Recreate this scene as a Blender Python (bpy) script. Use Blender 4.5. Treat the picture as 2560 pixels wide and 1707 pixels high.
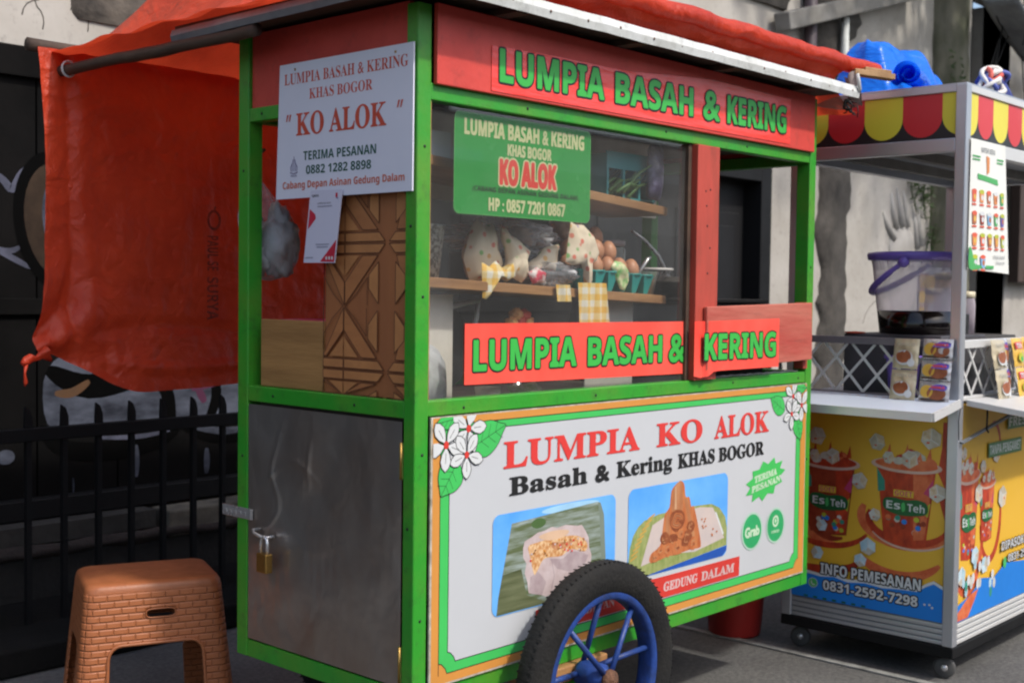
import bpy, bmesh, math, random
from mathutils import Vector, Matrix, noise
R = math.radians
for o in list(bpy.data.objects): bpy.data.objects.remove(o)
S = bpy.context.scene
COL = S.collection

# ------------------------------------------------------------------ camera, sky, sun, exposure
YAW, PITCH, ROLL = 0.830310, 0.040838, 0.012702
fw = Vector((math.sin(YAW)*math.cos(PITCH), math.cos(YAW)*math.cos(PITCH), -math.sin(PITCH)))
rt = Vector((math.cos(YAW), -math.sin(YAW), 0)); up = rt.cross(fw)
r2 = rt*math.cos(ROLL)+up*math.sin(ROLL); u2 = -rt*math.sin(ROLL)+up*math.cos(ROLL)
cd = bpy.data.cameras.new('camera'); cam = bpy.data.objects.new('camera', cd); COL.objects.link(cam)
cam.matrix_world = Matrix(((r2.x, u2.x, -fw.x, -1.81956), (r2.y, u2.y, -fw.y, -1.94114), (r2.z, u2.z, -fw.z, 1.21600), (0, 0, 0, 1)))
cd.sensor_width = 36; cd.lens = 43.843; cd.clip_start = 0.05; cd.clip_end = 400
cd.dof.use_dof = True; cd.dof.focus_distance = 3.0; cd.dof.aperture_fstop = 5.6
S.camera = cam
SUN_EL, SUN_AZ = 50.0, 174.5          # azimuth measured from +Y towards +X
W = bpy.data.worlds.new('World'); S.world = W; W.use_nodes = True
wn = W.node_tree; bg = wn.nodes['Background']
sky = wn.nodes.new('ShaderNodeTexSky'); sky.sky_type = 'NISHITA'; sky.sun_disc = False
sky.sun_elevation = R(SUN_EL); sky.sun_rotation = R(SUN_AZ); sky.air_density = 1.0; sky.dust_density = 3.0; sky.ozone_density = 1.0
wn.links.new(sky.outputs[0], bg.inputs[0]); bg.inputs[1].default_value = 0.15
sl = bpy.data.lights.new('sun', 'SUN'); sl.energy = 2.0; sl.angle = R(2.5); sl.color = (1.0, 0.95, 0.88)
sun = bpy.data.objects.new('sun', sl); COL.objects.link(sun)
sd = Vector((math.sin(R(SUN_AZ))*math.cos(R(SUN_EL)), math.cos(R(SUN_AZ))*math.cos(R(SUN_EL)), math.sin(R(SUN_EL))))
sun.rotation_euler = sd.to_track_quat('Z', 'Y').to_euler(); sun.location = (0, -6, 9)
S.view_settings.view_transform = 'Standard'; S.view_settings.look = 'None'
S.view_settings.exposure = 0.6; S.view_settings.gamma = 1.0
S.render.engine = 'CYCLES'
S.cycles.filter_width = 2.2
S.cycles.max_bounces = 10; S.cycles.transparent_max_bounces = 24
S.cycles.caustics_reflective = False; S.cycles.caustics_refractive = False

# ------------------------------------------------------------------ materials
def lin(c):
    return tuple((x/255/12.92 if x/255 <= .04045 else ((x/255+.055)/1.055)**2.4) for x in c)
MATS = {}
def mat(name, rgb=None, rough=.5, metal=0., var=.12, vscale=6., rgb2=None, bump=0., bscale=40., spec=.5, stretch=(1, 1, 1), trans=0., transl=0., coat=0., thr=None, dirt=0.):
    """procedural painted/solid material: base colour with noise mottling, optional second colour, bump, transparency, translucency"""
    if name in MATS: return MATS[name]
    m = bpy.data.materials.new(name); m.use_nodes = True; MATS[name] = m
    nt = m.node_tree; N = nt.nodes; K = nt.links; p = N['Principled BSDF']
    c = rgb; c2 = rgb2 or tuple(x*(1-var*2.2) for x in c)
    tc = N.new('ShaderNodeTexCoord'); mp = N.new('ShaderNodeMapping'); mp.inputs['Scale'].default_value = stretch
    K.new(tc.outputs['Object'], mp.inputs[0])
    n1 = N.new('ShaderNodeTexNoise'); n1.inputs['Scale'].default_value = vscale; n1.inputs['Detail'].default_value = 7; n1.inputs['Roughness'].default_value = .62
    K.new(mp.outputs[0], n1.inputs['Vector'])
    rp = N.new('ShaderNodeValToRGB'); t = thr or (.35, .72)
    rp.color_ramp.elements[0].position = t[0]; rp.color_ramp.elements[1].position = t[1]
    rp.color_ramp.elements[0].color = (*c, 1); rp.color_ramp.elements[1].color = (*c2, 1)
    K.new(n1.outputs[0], rp.inputs[0])
    src = rp.outputs[0]
    if dirt:
        n3 = N.new('ShaderNodeTexNoise'); n3.inputs['Scale'].default_value = 23; n3.inputs['Detail'].default_value = 9; n3.inputs['Roughness'].default_value = .75
        K.new(mp.outputs[0], n3.inputs['Vector'])
        r3 = N.new('ShaderNodeValToRGB'); r3.color_ramp.elements[0].position = .54; r3.color_ramp.elements[1].position = .70
        r3.color_ramp.elements[0].color = (0, 0, 0, 1); r3.color_ramp.elements[1].color = (dirt, dirt, dirt, 1)
        K.new(n3.outputs[0], r3.inputs[0])
        mx = N.new('ShaderNodeMixRGB'); mx.inputs[2].default_value = (.035, .03, .022, 1)
        K.new(r3.outputs[0], mx.inputs[0]); K.new(src, mx.inputs[1]); src = mx.outputs[0]
    K.new(src, p.inputs['Base Color'])
    p.inputs['Roughness'].default_value = rough; p.inputs['Metallic'].default_value = metal
    p.inputs['Specular IOR Level'].default_value = spec; p.inputs['Coat Weight'].default_value = coat
    rr = N.new('ShaderNodeMapRange'); rr.inputs[3].default_value = max(rough-.1, .02); rr.inputs[4].default_value = min(rough+.16, 1)
    K.new(n1.outputs[0], rr.inputs[0]); K.new(rr.outputs[0], p.inputs['Roughness'])
    if bump:
        n2 = N.new('ShaderNodeTexNoise'); n2.inputs['Scale'].default_value = bscale; n2.inputs['Detail'].default_value = 6
        K.new(mp.outputs[0], n2.inputs['Vector'])
        b = N.new('ShaderNodeBump'); b.inputs['Strength'].default_value = bump; b.inputs['Distance'].default_value = .01
        K.new(n2.outputs[0], b.inputs['Height']); K.new(b.outputs[0], p.inputs['Normal'])
    out = N['Material Output']; sh = p.outputs[0]
    if transl:
        tl = N.new('ShaderNodeBsdfTranslucent'); K.new(src, tl.inputs[0])
        mx = N.new('ShaderNodeMixShader'); mx.inputs[0].default_value = transl
        K.new(sh, mx.inputs[1]); K.new(tl.outputs[0], mx.inputs[2]); sh = mx.outputs[0]
    if trans:
        tp = N.new('ShaderNodeBsdfTransparent'); mx = N.new('ShaderNodeMixShader')
        fr = N.new('ShaderNodeLayerWeight'); fr.inputs[0].default_value = .5; pw = N.new('ShaderNodeMath'); pw.operation = 'POWER'; pw.inputs[1].default_value = 3.5; K.new(fr.outputs['Facing'], pw.inputs[0])
        ma = N.new('ShaderNodeMath'); ma.operation = 'ADD'; ma.inputs[1].default_value = 1-trans; ma.use_clamp = True
        K.new(pw.outputs[0], ma.inputs[0]); K.new(ma.outputs[0], mx.inputs[0])
        K.new(tp.outputs[0], mx.inputs[1]); K.new(sh, mx.inputs[2]); sh = mx.outputs[0]
    K.new(sh, out.inputs[0])
    return m

GREEN = mat('green_paint', (.028, .290, .022), .38, var=.10, vscale=7, rgb2=(.095, .270, .022), thr=(.42, .78), bump=.10, bscale=60, stretch=(1, 1, 1), dirt=.45)
REDB = mat('red_paint', (.66, .064, .046), .5, vscale=5, rgb2=(.52, .048, .036), bump=.12, bscale=55, dirt=.25)
REDD = mat('faded_red_wood', (.47, .062, .040), .55, vscale=14, rgb2=(.30, .05, .03), bump=.2, bscale=40, stretch=(1, 1, .25), dirt=.5)
REDF = mat('scuffed_red_wood', (.40, .062, .045), .5, vscale=8, rgb2=(.48, .16, .11), bump=.2, bscale=40, stretch=(.25, 1, 1.6), dirt=.35)
WOOD = mat('shelf_wood', (.44, .23, .09), .5, vscale=7, rgb2=(.20, .095, .04), bump=.15, stretch=(.3, 1, 3))
WOODY = mat('yellowish_wood', (.40, .21, .07), .55, vscale=6, rgb2=(.26, .13, .04), bump=.15, stretch=(1, .4, 4))
DWOOD = mat('weathered_dark_wood', (.085, .05, .032), .7, vscale=14, rgb2=(.035, .022, .016), bump=.3, stretch=(1, .2, 1))
LWOOD = mat('pale_stick_wood', (.42, .25, .11), .6, vscale=20, rgb2=(.25, .13, .05), bump=.2)
VOID = mat('sooty_black', (.008, .008, .008), .6, var=.2)
BLACKP = mat('black_paint_metal', (.006, .006, .0065), .6, spec=.25, var=.2)
STEEL = mat('chromed_steel', (.66, .66, .66), .25, metal=.7, var=.08)
BRASS = mat('brass', (.55, .33, .10), .35, metal=1, var=.12, vscale=30)
FASC = mat('weathered_white_trim', (.66, .68, .66), .5, vscale=10, rgb2=(.46, .47, .43), bump=.2, bscale=30, dirt=.35)
GALV = mat('galvanised_sheet', (.30, .33, .36), .42, metal=.6, vscale=9, rgb2=(.20, .22, .25), bump=.2, bscale=12)
ALU = mat('aluminium', (.60, .62, .66), .33, metal=.75, var=.06, vscale=3)
ALUB = mat('bright_aluminium', (.72, .72, .70), .4, metal=.35, var=.05, vscale=3)
RUB = mat('tyre_rubber', (.007, .007, .007), .8, spec=.3, vscale=12, rgb2=(.017, .016, .014), bump=.4, bscale=90, stretch=(1, .4, 1))
BLUE = mat('blue_rim_paint', (.018, .060, .27), .45, vscale=25, rgb2=(.010, .028, .11), bump=.2, bscale=60, dirt=.5)
RUST = mat('rusty_steel', (.16, .07, .035), .8, vscale=60, rgb2=(.07, .035, .02), bump=.6, bscale=120)
VRED = mat('red_vinyl', (.88, .050, .036), .22, var=.05, vscale=3, rgb2=(.80, .075, .06), spec=.6, bump=.55, bscale=7, stretch=(.45, 1, 2.6))
VREDB = mat('bright_red_vinyl', (.90, .070, .048), .33, var=.05, vscale=2.5, rgb2=(.90, .13, .09), spec=.5, bump=.03, bscale=6)
PGREEN = mat('print_green', (.045, .45, .065), .4, var=.06)
PBLACK = mat('print_black', (.010, .010, .010), .5, var=.1)
PWHITE = mat('print_white', (.51, .53, .55), .42, var=.03, vscale=3, bump=.06, bscale=6)
PRED = mat('print_red', (.62, .042, .030), .45, var=.08)
PTXT = mat('print_ink_white', (.62, .64, .64), .45, var=.03)

# ------------------------------------------------------------------ mesh builder
ROOT = {}
class MB:
    def __init__(s): s.v = []; s.f = []; s.m = []; s.mats = []; s.sm = []
    def mi(s, m):
        if m not in s.mats: s.mats.append(m)
        return s.mats.index(m)
    def add(s, vs, fs, m, smooth=False):
        b = len(s.v); s.v += [tuple(v) for v in vs]
        i = s.mi(m)
        for f in fs: s.f.append(tuple(b+k for k in f)); s.m.append(i); s.sm.append(smooth)
        return s
    def box(s, x0, x1, y0, y1, z0, z1, m, M=None):
        vs = [Vector((x, y, z)) for x in (x0, x1) for y in (y0, y1) for z in (z0, z1)]
        if M: vs = [M @ v for v in vs]
        return s.add(vs, [(0, 1, 3, 2), (4, 6, 7, 5), (0, 4, 5, 1), (2, 3, 7, 6), (0, 2, 6, 4), (1, 5, 7, 3)], m)
    def bar(s, a, b, w, h, m, upv=(0, 0, 1)):
        a = Vector(a); b = Vector(b); d = (b-a).normalized(); x = d.cross(Vector(upv)).normalized(); y = x.cross(d)
        vs = [p+x*sx*w/2+y*sy*h/2 for p in (a, b) for sx, sy in ((-1, -1), (1, -1), (1, 1), (-1, 1))]
        return s.add(vs, [(0, 1, 2, 3), (7, 6, 5, 4), (0, 4, 5, 1), (1, 5, 6, 2), (2, 6, 7, 3), (3, 7, 4, 0)], m)
    def tube(s, pts, r, m, n=12, closed=False, cap=True, jit=0.):
        pts = [Vector(p) for p in pts]; k = len(pts); rr = r if isinstance(r, (list, tuple)) else [r]*k
        vs = []; nrm = None
        for i, p in enumerate(pts):
            a = pts[(i-1) % k] if (closed or i) else p; b = pts[(i+1) % k] if (closed or i < k-1) else p
            d = (b-a).normalized()
            if nrm is None: nrm = d.orthogonal().normalized()
            nrm = (nrm-d*nrm.dot(d)).normalized(); bi = d.cross(nrm)
            for j in range(n):
                t = 2*math.pi*j/n; q = rr[i]*(1+jit*noise.noise(p*9+Vector((j*2.1, 0, 0))))
                vs.append(p+nrm*math.cos(t)*q+bi*math.sin(t)*q)
        fs = []
        for i in range(k if closed else k-1):
            for j in range(n):
                a = i*n+j; b = i*n+(j+1) % n; c = ((i+1) % k)*n+(j+1) % n; d = ((i+1) % k)*n+j
                fs.append((a, b, c, d))
        if cap and not closed: fs += [tuple(reversed(range(n))), tuple(range((k-1)*n, k*n))]
        return s.add(vs, fs, m, True)
    def lathe(s, prof, m, c=(0, 0, 0), ax=(0, 0, 1), n=32, smooth=True):
        ax = Vector(ax).normalized(); a = ax.orthogonal().normalized(); b = ax.cross(a); c = Vector(c); vs = []; fs = []
        for r_, h in prof:
            for j in range(n):
                t = 2*math.pi*j/n; vs.append(c+ax*h+a*(r_*math.cos(t))+b*(r_*math.sin(t)))
        for i in range(len(prof)-1):
            for j in range(n): fs.append((i*n+j, i*n+(j+1) % n, (i+1)*n+(j+1) % n, (i+1)*n+j))
        return s.add(vs, fs, m, smooth)
    def grid(s, fn, nu, nv, m, smooth=True):
        vs = [fn(i/nu, j/nv) for j in range(nv+1) for i in range(nu+1)]
        fs = [(j*(nu+1)+i, j*(nu+1)+i+1, (j+1)*(nu+1)+i+1, (j+1)*(nu+1)+i) for j in range(nv) for i in range(nu)]
        return s.add(vs, fs, m, smooth)
    def blob(s, c, r, m, amp=.15, fr=2., seed=0, nu=28, nv=18, sq=1.):
        c = Vector(c); r = Vector(r)
        def fn(u, v):
            t = 2*math.pi*u; p = math.pi*v; d = Vector((math.sin(p)*math.cos(t), math.sin(p)*math.sin(t), math.cos(p)))
            if sq != 1: d = Vector([math.copysign(abs(q)**sq, q) for q in d])
            k = 1+amp*noise.noise(d*fr+Vector((seed*7.3, seed*3.1, 0)))+amp*.5*noise.noise(d*fr*2.7+Vector((0, seed*5.3, 0)))
            return c+Vector((d.x*r.x, d.y*r.y, d.z*r.z))*k
        return s.grid(fn, nu, nv, m)
    def build(s, name, parent=None, bevel=0., origin=None):
        if parent: L = ROOT[parent]
        else:
            xs = [v[0] for v in s.v]; ys = [v[1] for v in s.v]; zs = [v[2] for v in s.v]
            L = Vector(((min(xs)+max(xs))/2, (min(ys)+max(ys))/2, min(zs))) if origin is None else Vector(origin)
        me = bpy.data.meshes.new(name); me.from_pydata([tuple(Vector(v)-L) for v in s.v], [], s.f)
        for m in s.mats: me.materials.append(m)
        me.polygons.foreach_set('material_index', s.m); me.polygons.foreach_set('use_smooth', s.sm); me.update()
        o = bpy.data.objects.new(name, me); COL.objects.link(o)
        if parent: o.parent = parent
        else: o.location = L
        ROOT[o] = L
        if bevel:
            b = o.modifiers.new('bevel', 'BEVEL'); b.width = bevel; b.segments = 2; b.limit_method = 'ANGLE'; b.angle_limit = R(40)
        return o
def tag(o, label, cat, group=None, kind=None):
    if label: o['label'] = label
    if cat: o['category'] = cat
    if group: o['group'] = group
    if kind: o['kind'] = kind
    return o
def thing(name, loc, label, cat, group=None):
    o = bpy.data.objects.new(name, None); COL.objects.link(o); o.location = loc; o.empty_display_size = .1
    ROOT[o] = Vector(loc); return tag(o, label, cat, group)
def dup(root, delta, label, rz=0.):
    r = root.copy(); COL.objects.link(r); r.location = Vector(root.location)+Vector(delta); r.rotation_euler.z = rz; r['label'] = label
    for ch in list(root.children):
        c = ch.copy(); COL.objects.link(c); c.parent = r
        for g in list(ch.children):
            d = g.copy(); COL.objects.link(d); d.parent = c
    return r

# ------------------------------------------------------------------ lettering and flat print
def serif(t):
    o = ''
    for c in t:
        if 'A' <= c <= 'Z': o += chr(0x1D400+ord(c)-65)
        elif 'a' <= c <= 'z': o += chr(0x1D41A+ord(c)-97)
        elif c.isdigit(): o += chr(0x1D7CE+int(c))
        else: o += c
    return o
def sans(t):
    o = ''
    for c in t:
        if 'A' <= c <= 'Z': o += chr(0x1D5D4+ord(c)-65)
        elif 'a' <= c <= 'z': o += chr(0x1D5EE+ord(c)-97)
        elif c.isdigit(): o += chr(0x1D7EC+int(c))
        else: o += c
    return o
_tc = {}
def glyphs(t):
    if t in _tc: return _tc[t]
    c = bpy.data.curves.new('txt', 'FONT'); c.body = t; c.resolution_u = 5
    o = bpy.data.objects.new('txt', c); COL.objects.link(o)
    dg = bpy.context.evaluated_depsgraph_get(); ev = o.evaluated_get(dg); me = ev.to_mesh()
    vs = [(v.co.x, v.co.y) for v in me.vertices]; fs = [tuple(p.vertices) for p in me.polygons]
    ev.to_mesh_clear(); bpy.data.objects.remove(o); bpy.data.curves.remove(c)
    x0 = min(v[0] for v in vs); x1 = max(v[0] for v in vs); y0 = min(v[1] for v in vs); y1 = max(v[1] for v in vs)
    _tc[t] = ([((a-x0)/(x1-x0), (b-y0)/(y1-y0)) for a, b in vs], fs); return _tc[t]
class Flat:
    """print on a plane: axis 'y' = plane of constant y with coordinates (x, z); axis 'x' = plane of constant x with (y, z)"""
    STEP = .00003
    def __init__(s, ax, pos, start=0, warp=None):
        s.ax = ax; s.pos = pos; s.d = start; s.mb = MB(); s.warp = warp; s.da = 0.; s.clip = None
    def P(s, a, b, off=0.):
        a += s.da
        d = s.pos-off
        if s.warp: d += s.warp(a, b)
        return (a, d, b) if s.ax == 'y' else (d, a, b)
    def nxt(s): s.d += s.STEP; return s.d
    def poly(s, pts, m):
        if s.clip: pts = [(min(max(a, s.clip[0]), s.clip[1]), min(b, s.clip[2])) for a, b in pts]
        d = s.nxt(); s.mb.add([s.P(a, b, d) for a, b in pts], [tuple(range(len(pts)))], m); return s
    def rect(s, a0, b0, a1, b1, m, r=0., sub=1):
        if not r: return s.poly([(a0, b0), (a1, b0), (a1, b1), (a0, b1)], m)
        sx = 1 if a1 > a0 else -1; sy = 1 if b1 > b0 else -1; pts = []
        for cx, cy, t0 in ((a1-sx*r, b1-sy*r, 0), (a0+sx*r, b1-sy*r, 90), (a0+sx*r, b0+sy*r, 180), (a1-sx*r, b0+sy*r, 270)):
            for k in range(7):
                t = R(t0+k*15); pts.append((cx+sx*r*math.cos(t), cy+sy*r*math.sin(t)))
        return s.poly(pts, m)
    def ell(s, a, b, ra, rb, m, n=32, rot=0.):
        cr, sr = math.cos(rot), math.sin(rot)
        return s.poly([(a+ra*math.cos(t)*cr-rb*math.sin(t)*sr, b+ra*math.cos(t)*sr+rb*math.sin(t)*cr) for t in [2*math.pi*k/n for k in range(n)]], m)
    def ring(s, pts, w, m):
        """an outline of width w along closed or open points"""
        d = s.nxt(); n = len(pts)
        for i in range(n-1):
            a = Vector(pts[i]); b = Vector(pts[i+1]); e = (b-a)
            if e.length < 1e-6 or (s.clip and (min(a.x, b.x) < s.clip[0] or max(a.x, b.x) > s.clip[1] or max(a.y, b.y) > s.clip[2])): continue
            e = e.normalized(); q = Vector((-e.y, e.x))*w/2; a = a-e*w*.25; b = b+e*w*.25
            off = d+(i % 3)*.00002
            s.mb.add([s.P(*(a+q), off), s.P(*(b+q), off), s.P(*(b-q), off), s.P(*(a-q), off)], [(0, 1, 2, 3)], m)
        return s
    def blobp(s, pts, m, outline=None, w=.0015):
        """smooth closed shape through points (Catmull-Rom)"""
        n = len(pts); q = []
        for i in range(n):
            p0, p1, p2, p3 = [Vector(pts[(i+k-1) % n]) for k in range(4)]
            for t in (0, .25, .5, .75):
                q.append(tuple(.5*((2*p1)+(-p0+p2)*t+(2*p0-5*p1+4*p2-p3)*t*t+(-p0+3*p1-3*p2+p3)*t**3)))
        s.poly(q, m)
        if outline: s.ring(q+[q[0]], w, outline)
        return s
    def text(s, t, a0, b0, a1, b1, m, outline=None, ow=.0, grow=0., rot=0., shear=0.):
        vs, fs = glyphs(t); ca, cb = (a0+a1)/2, (b0+b1)/2; cr, sr = math.cos(rot), math.sin(rot)
        sgn = 1 if a1 > a0 else -1
        def put(dx, dy, mm):
            d = s.nxt()
            out = []
            for u, v in vs:
                a = (u-.5)*abs(a1-a0)+shear*(v-.5)*abs(b1-b0); b = (v-.5)*(b1-b0)
                a, b = a*cr-b*sr, a*sr+b*cr
                out.append(s.P(ca+sgn*(a+dx), cb+b+dy, d))
            s.mb.add(out, fs, mm)
        st = s.STEP; s.STEP = .000014
        if outline:
            for k in range(12): put((grow+ow)*math.cos(k*math.pi/6), (grow+ow)*math.sin(k*math.pi/6), outline)
        if grow:
            for k in range(8): put(grow*math.cos(k*math.pi/4), grow*math.sin(k*math.pi/4), m)
        put(0, 0, m)
        s.STEP = st
        return s
    def make(s, name, parent=None, **k): return s.mb.build(name, parent, **k)
    def cut(s, name, parent): s.mb.build(name, parent); s.mb = MB(); return s
# ------------------------------------------------------------------ ground
def ground_material():
    m = bpy.data.materials.new('asphalt'); m.use_nodes = True; nt = m.node_tree; N = nt.nodes; K = nt.links; p = N['Principled BSDF']
    tc = N.new('ShaderNodeTexCoord')
    n1 = N.new('ShaderNodeTexNoise'); n1.inputs['Scale'].default_value = 60; n1.inputs['Detail'].default_value = 8; n1.inputs['Roughness'].default_value = .8
    n2 = N.new('ShaderNodeTexNoise'); n2.inputs['Scale'].default_value = 2.2; n2.inputs['Detail'].default_value = 5
    for n in (n1, n2): K.new(tc.outputs['Object'], n.inputs[0])
    r = N.new('ShaderNodeValToRGB'); r.color_ramp.elements[0].position = .32; r.color_ramp.elements[1].position = .70
    r.color_ramp.elements[0].color = (.045, .045, .046, 1); r.color_ramp.elements[1].color = (.19, .185, .175, 1)
    r2_ = N.new('ShaderNodeValToRGB'); r2_.color_ramp.elements[0].position = .35; r2_.color_ramp.elements[1].position = .7
    r2_.color_ramp.elements[0].color = (.62, .62, .62, 1); r2_.color_ramp.elements[1].color = (1.05, 1.05, 1.03, 1)
    mx = N.new('ShaderNodeMixRGB'); mx.blend_type = 'MULTIPLY'; mx.inputs[0].default_value = 1
    K.new(n1.outputs[0], r.inputs[0]); K.new(n2.outputs[0], r2_.inputs[0]); K.new(r.outputs[0], mx.inputs[1]); K.new(r2_.outputs[0], mx.inputs[2])
    K.new(mx.outputs[0], p.inputs['Base Color']); p.inputs['Roughness'].default_value = .88
    b = N.new('ShaderNodeBump'); b.inputs['Strength'].default_value = .6; b.inputs['Distance'].default_value = .006
    K.new(n1.outputs[0], b.inputs['Height']); K.new(b.outputs[0], p.inputs['Normal'])
    return m
g = MB(); g.grid(lambda u, v: Vector((-60+120*u, -60+120*v, 0)), 60, 60, ground_material(), False)
tag(g.build('ground', origin=(0, 0, 0)), None, None, kind='structure')
PAVE = mat('pavement_slab', (.012, .0115, .011), .95, spec=.1, vscale=3, rgb2=(.007, .007, .006), bump=.4, bscale=80)
g = MB(); g.box(-9, 14, 1.75, 2.40, .002, .09, PAVE)
tag(g.build('pavement', bevel=.01), None, None, kind='structure')
# pale narrow strip on the asphalt under the stalls
g = MB(); g.box(1.905, 1.935, -3.5, 1.74, .0015, .006, mat('pale_strip', (.30, .30, .28), .85, vscale=20, rgb2=(.12, .12, .11), bump=.3))
tag(g.build('ground_strip'), None, None, kind='structure')

# ------------------------------------------------------------------ building behind: plaster wall, door, boarded panels, downpipe
WALL = mat('old_plaster', (.44, .415, .375), .85, vscale=1.6, rgb2=(.31, .285, .245), bump=.35, bscale=7, dirt=.35)
PATCH = mat('bare_dark_masonry', (.075, .066, .056), .95, vscale=7, rgb2=(.03, .027, .023), bump=1., bscale=14)
DOOR = mat('black_door_paint', (.009, .009, .010), .6, spec=.3, var=.15, vscale=3)
PANEL = mat('black_boarding', (.0065, .006, .0058), .85, spec=.08, vscale=3, rgb2=(.003, .003, .003), bump=.1, bscale=30)
MOSS = mat('mossy_bark', (.17, .16, .12), .95, vscale=5, rgb2=(.055, .062, .028), bump=1., bscale=10, stretch=(1, 1, .5))
def jag(x, z, n, amp, seed, wide=0.): return x+amp*noise.noise(Vector((z*3.3, seed, 0)))+amp*.45*noise.noise(Vector((z*11, seed, 3)))
wb = thing('plaster_building', (4, 2.5, 0), 'grey plastered old building with dark door and peeling wall behind the carts', 'building')
w = MB()
w.box(-7, 3.60, 2.50, 2.75, 0, 5.2, WALL); w.box(5.57, 8.9, 2.50, 2.75, 0, 5.2, WALL); w.box(3.60, 5.57, 2.50, 2.75, 1.995, 5.2, WALL)
w.box(9.75, 14, 2.50, 2.75, 0, 5.2, WALL); w.box(8.9, 9.75, 2.50, 2.75, 3.9, 5.2, WALL)
w.build('wall', wb)
d = MB()   # double door with raised fields
d.box(3.60, 5.57, 2.60, 2.66, 0, 1.995, DOOR)
for x in (3.75, 4.65):
    for z0, z1 in ((.15, .85), (.98, 1.75)): d.box(x, x+.72, 2.585, 2.601, z0, z1, DOOR); d.box(x+.09, x+.63, 2.570, 2.586, z0+.09, z1-.09, DOOR)
dd = d.build('door', wb, bevel=.006)
f = MB(); f.box(3.50, 3.62, 2.46, 2.60, 0, 2.06, BLACKP); f.box(5.44, 5.57, 2.46, 2.60, 0, 2.06, BLACKP); f.box(3.62, 5.44, 2.46, 2.60, 1.96, 2.06, BLACKP)
f.build('door_frame', dd, bevel=.004)
h = MB(); h.tube([(4.58, 2.55, 1.0), (4.58, 2.51, 1.0), (4.58, 2.51, 1.13), (4.58, 2.55, 1.13)], .009, STEEL); h.build('handle', dd)
# peeled strips of bare masonry: shallow slabs with a ragged outline
def ragged(name, xl, xr, z0, z1, seed, depth=.03, amp=.06, n=46, m=PATCH, parent=wb, y=2.5):
    k = MB(); vs = []; fs = []
    for i in range(n+1):
        z = z0+(z1-z0)*i/n
        L = jag(xl(z) if callable(xl) else xl, z, n, amp, seed); Rr = jag(xr(z) if callable(xr) else xr, z, n, amp, seed+9)
        for x, yy in ((L, y+.01), (L+.02, y-depth), ((L+Rr)/2, y-depth*1.1), (Rr-.02, y-depth), (Rr, y+.01)):
            vs.append((x, yy+.012*noise.noise(Vector((x*8, z*8, seed))), z))
    for i in range(n):
        for j in range(4): a = i*5+j; fs.append((a, a+1, a+6, a+5))
    k.add(vs, fs, m, True); return k.build(name, parent)
ragged('bare_patch', 6.27, 6.68, 0, 2.95, 3, amp=.13)
ragged('bare_patch', lambda z: 6.05-.4*(z-3.0), lambda z: 6.62+.5*(z-3.0), 2.95, 3.9, 5, amp=.16)
ragged('bare_patch', lambda z: 5.0-.3*(z-3), lambda z: 5.75+.3*(z-3), 3.14, 4.2, 8, amp=.18)
ragged('bare_patch', lambda z: .62-.6*(z-2.2), lambda z: .90+1.0*(z-2.2), 2.22, 3.2, 15, depth=.012, amp=.16, m=mat('soot_stain', (.12, .10, .08), .9, vscale=9, rgb2=(.04, .035, .03), bump=.5))
# hairline cracks in the plaster
random.seed(4)
CRK = mat('crack_shadow', (.09, .082, .07), .9, var=.2)
for x, z, ln in ((.30, 2.28, .16), (.36, 2.2, .22), (.44, 2.16, .2), (.55, 2.25, .2), (.62, 2.18, .13), (.7, 2.3, .2), (.85, 2.13, .12), (2.9, 2.7, .5), (4.6, 2.5, .5), (5.9, 2.4, .6), (7.3, 2.4, .6), (7.9, 1.2, .6), (7.0, 1.0, .7)):
    pts = [(x, 2.4995, z)]; a = random.uniform(.9, 2.1)
    for i in range(9): a += random.uniform(-.5, .5); pts.append((pts[-1][0]+math.cos(a)*ln/9, 2.4995, pts[-1][2]+math.sin(a)*ln/9))
    cr = MB(); cr.tube(pts, .0022, CRK, n=5); cr.build('crack', wb)
# relief of a reaching hand and grasses on the plaster
REL = mat('relief_plaster', (.42, .40, .37), .8, vscale=4, rgb2=(.30, .28, .25), bump=.5, bscale=14)
hb = MB()
for pts, r in (([(7.42, 2.02), (7.45, 1.88), (7.52, 1.74)], (.018, .036, .045)), ([(7.52, 2.06), (7.57, 1.90), (7.61, 1.76)], (.018, .036, .046)), ([(7.62, 2.05), (7.68, 1.90), (7.70, 1.76)], (.018, .034, .045)),
               ([(7.29, 1.86), (7.36, 1.76), (7.48, 1.66)], (.018, .034, .045)), ([(7.93, 2.03), (7.90, 1.86), (7.96, 1.62)], (.02, .036, .05)), ([(7.80, 1.95), (7.86, 1.80), (7.90, 1.6)], (.015, .03, .04))):
    hb.tube([(a, 2.505, b) for a, b in pts], [q*.85 for q in r], REL, n=10, jit=.3)
hb.blob((7.62, 2.50, 1.62), (.22, .022, .16), REL, .1, 2, 3); hb.blob((7.60, 2.50, 1.30), (.17, .018, .30), REL, .1, 2, 5)
hb.build('hand_relief', wb)
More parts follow.
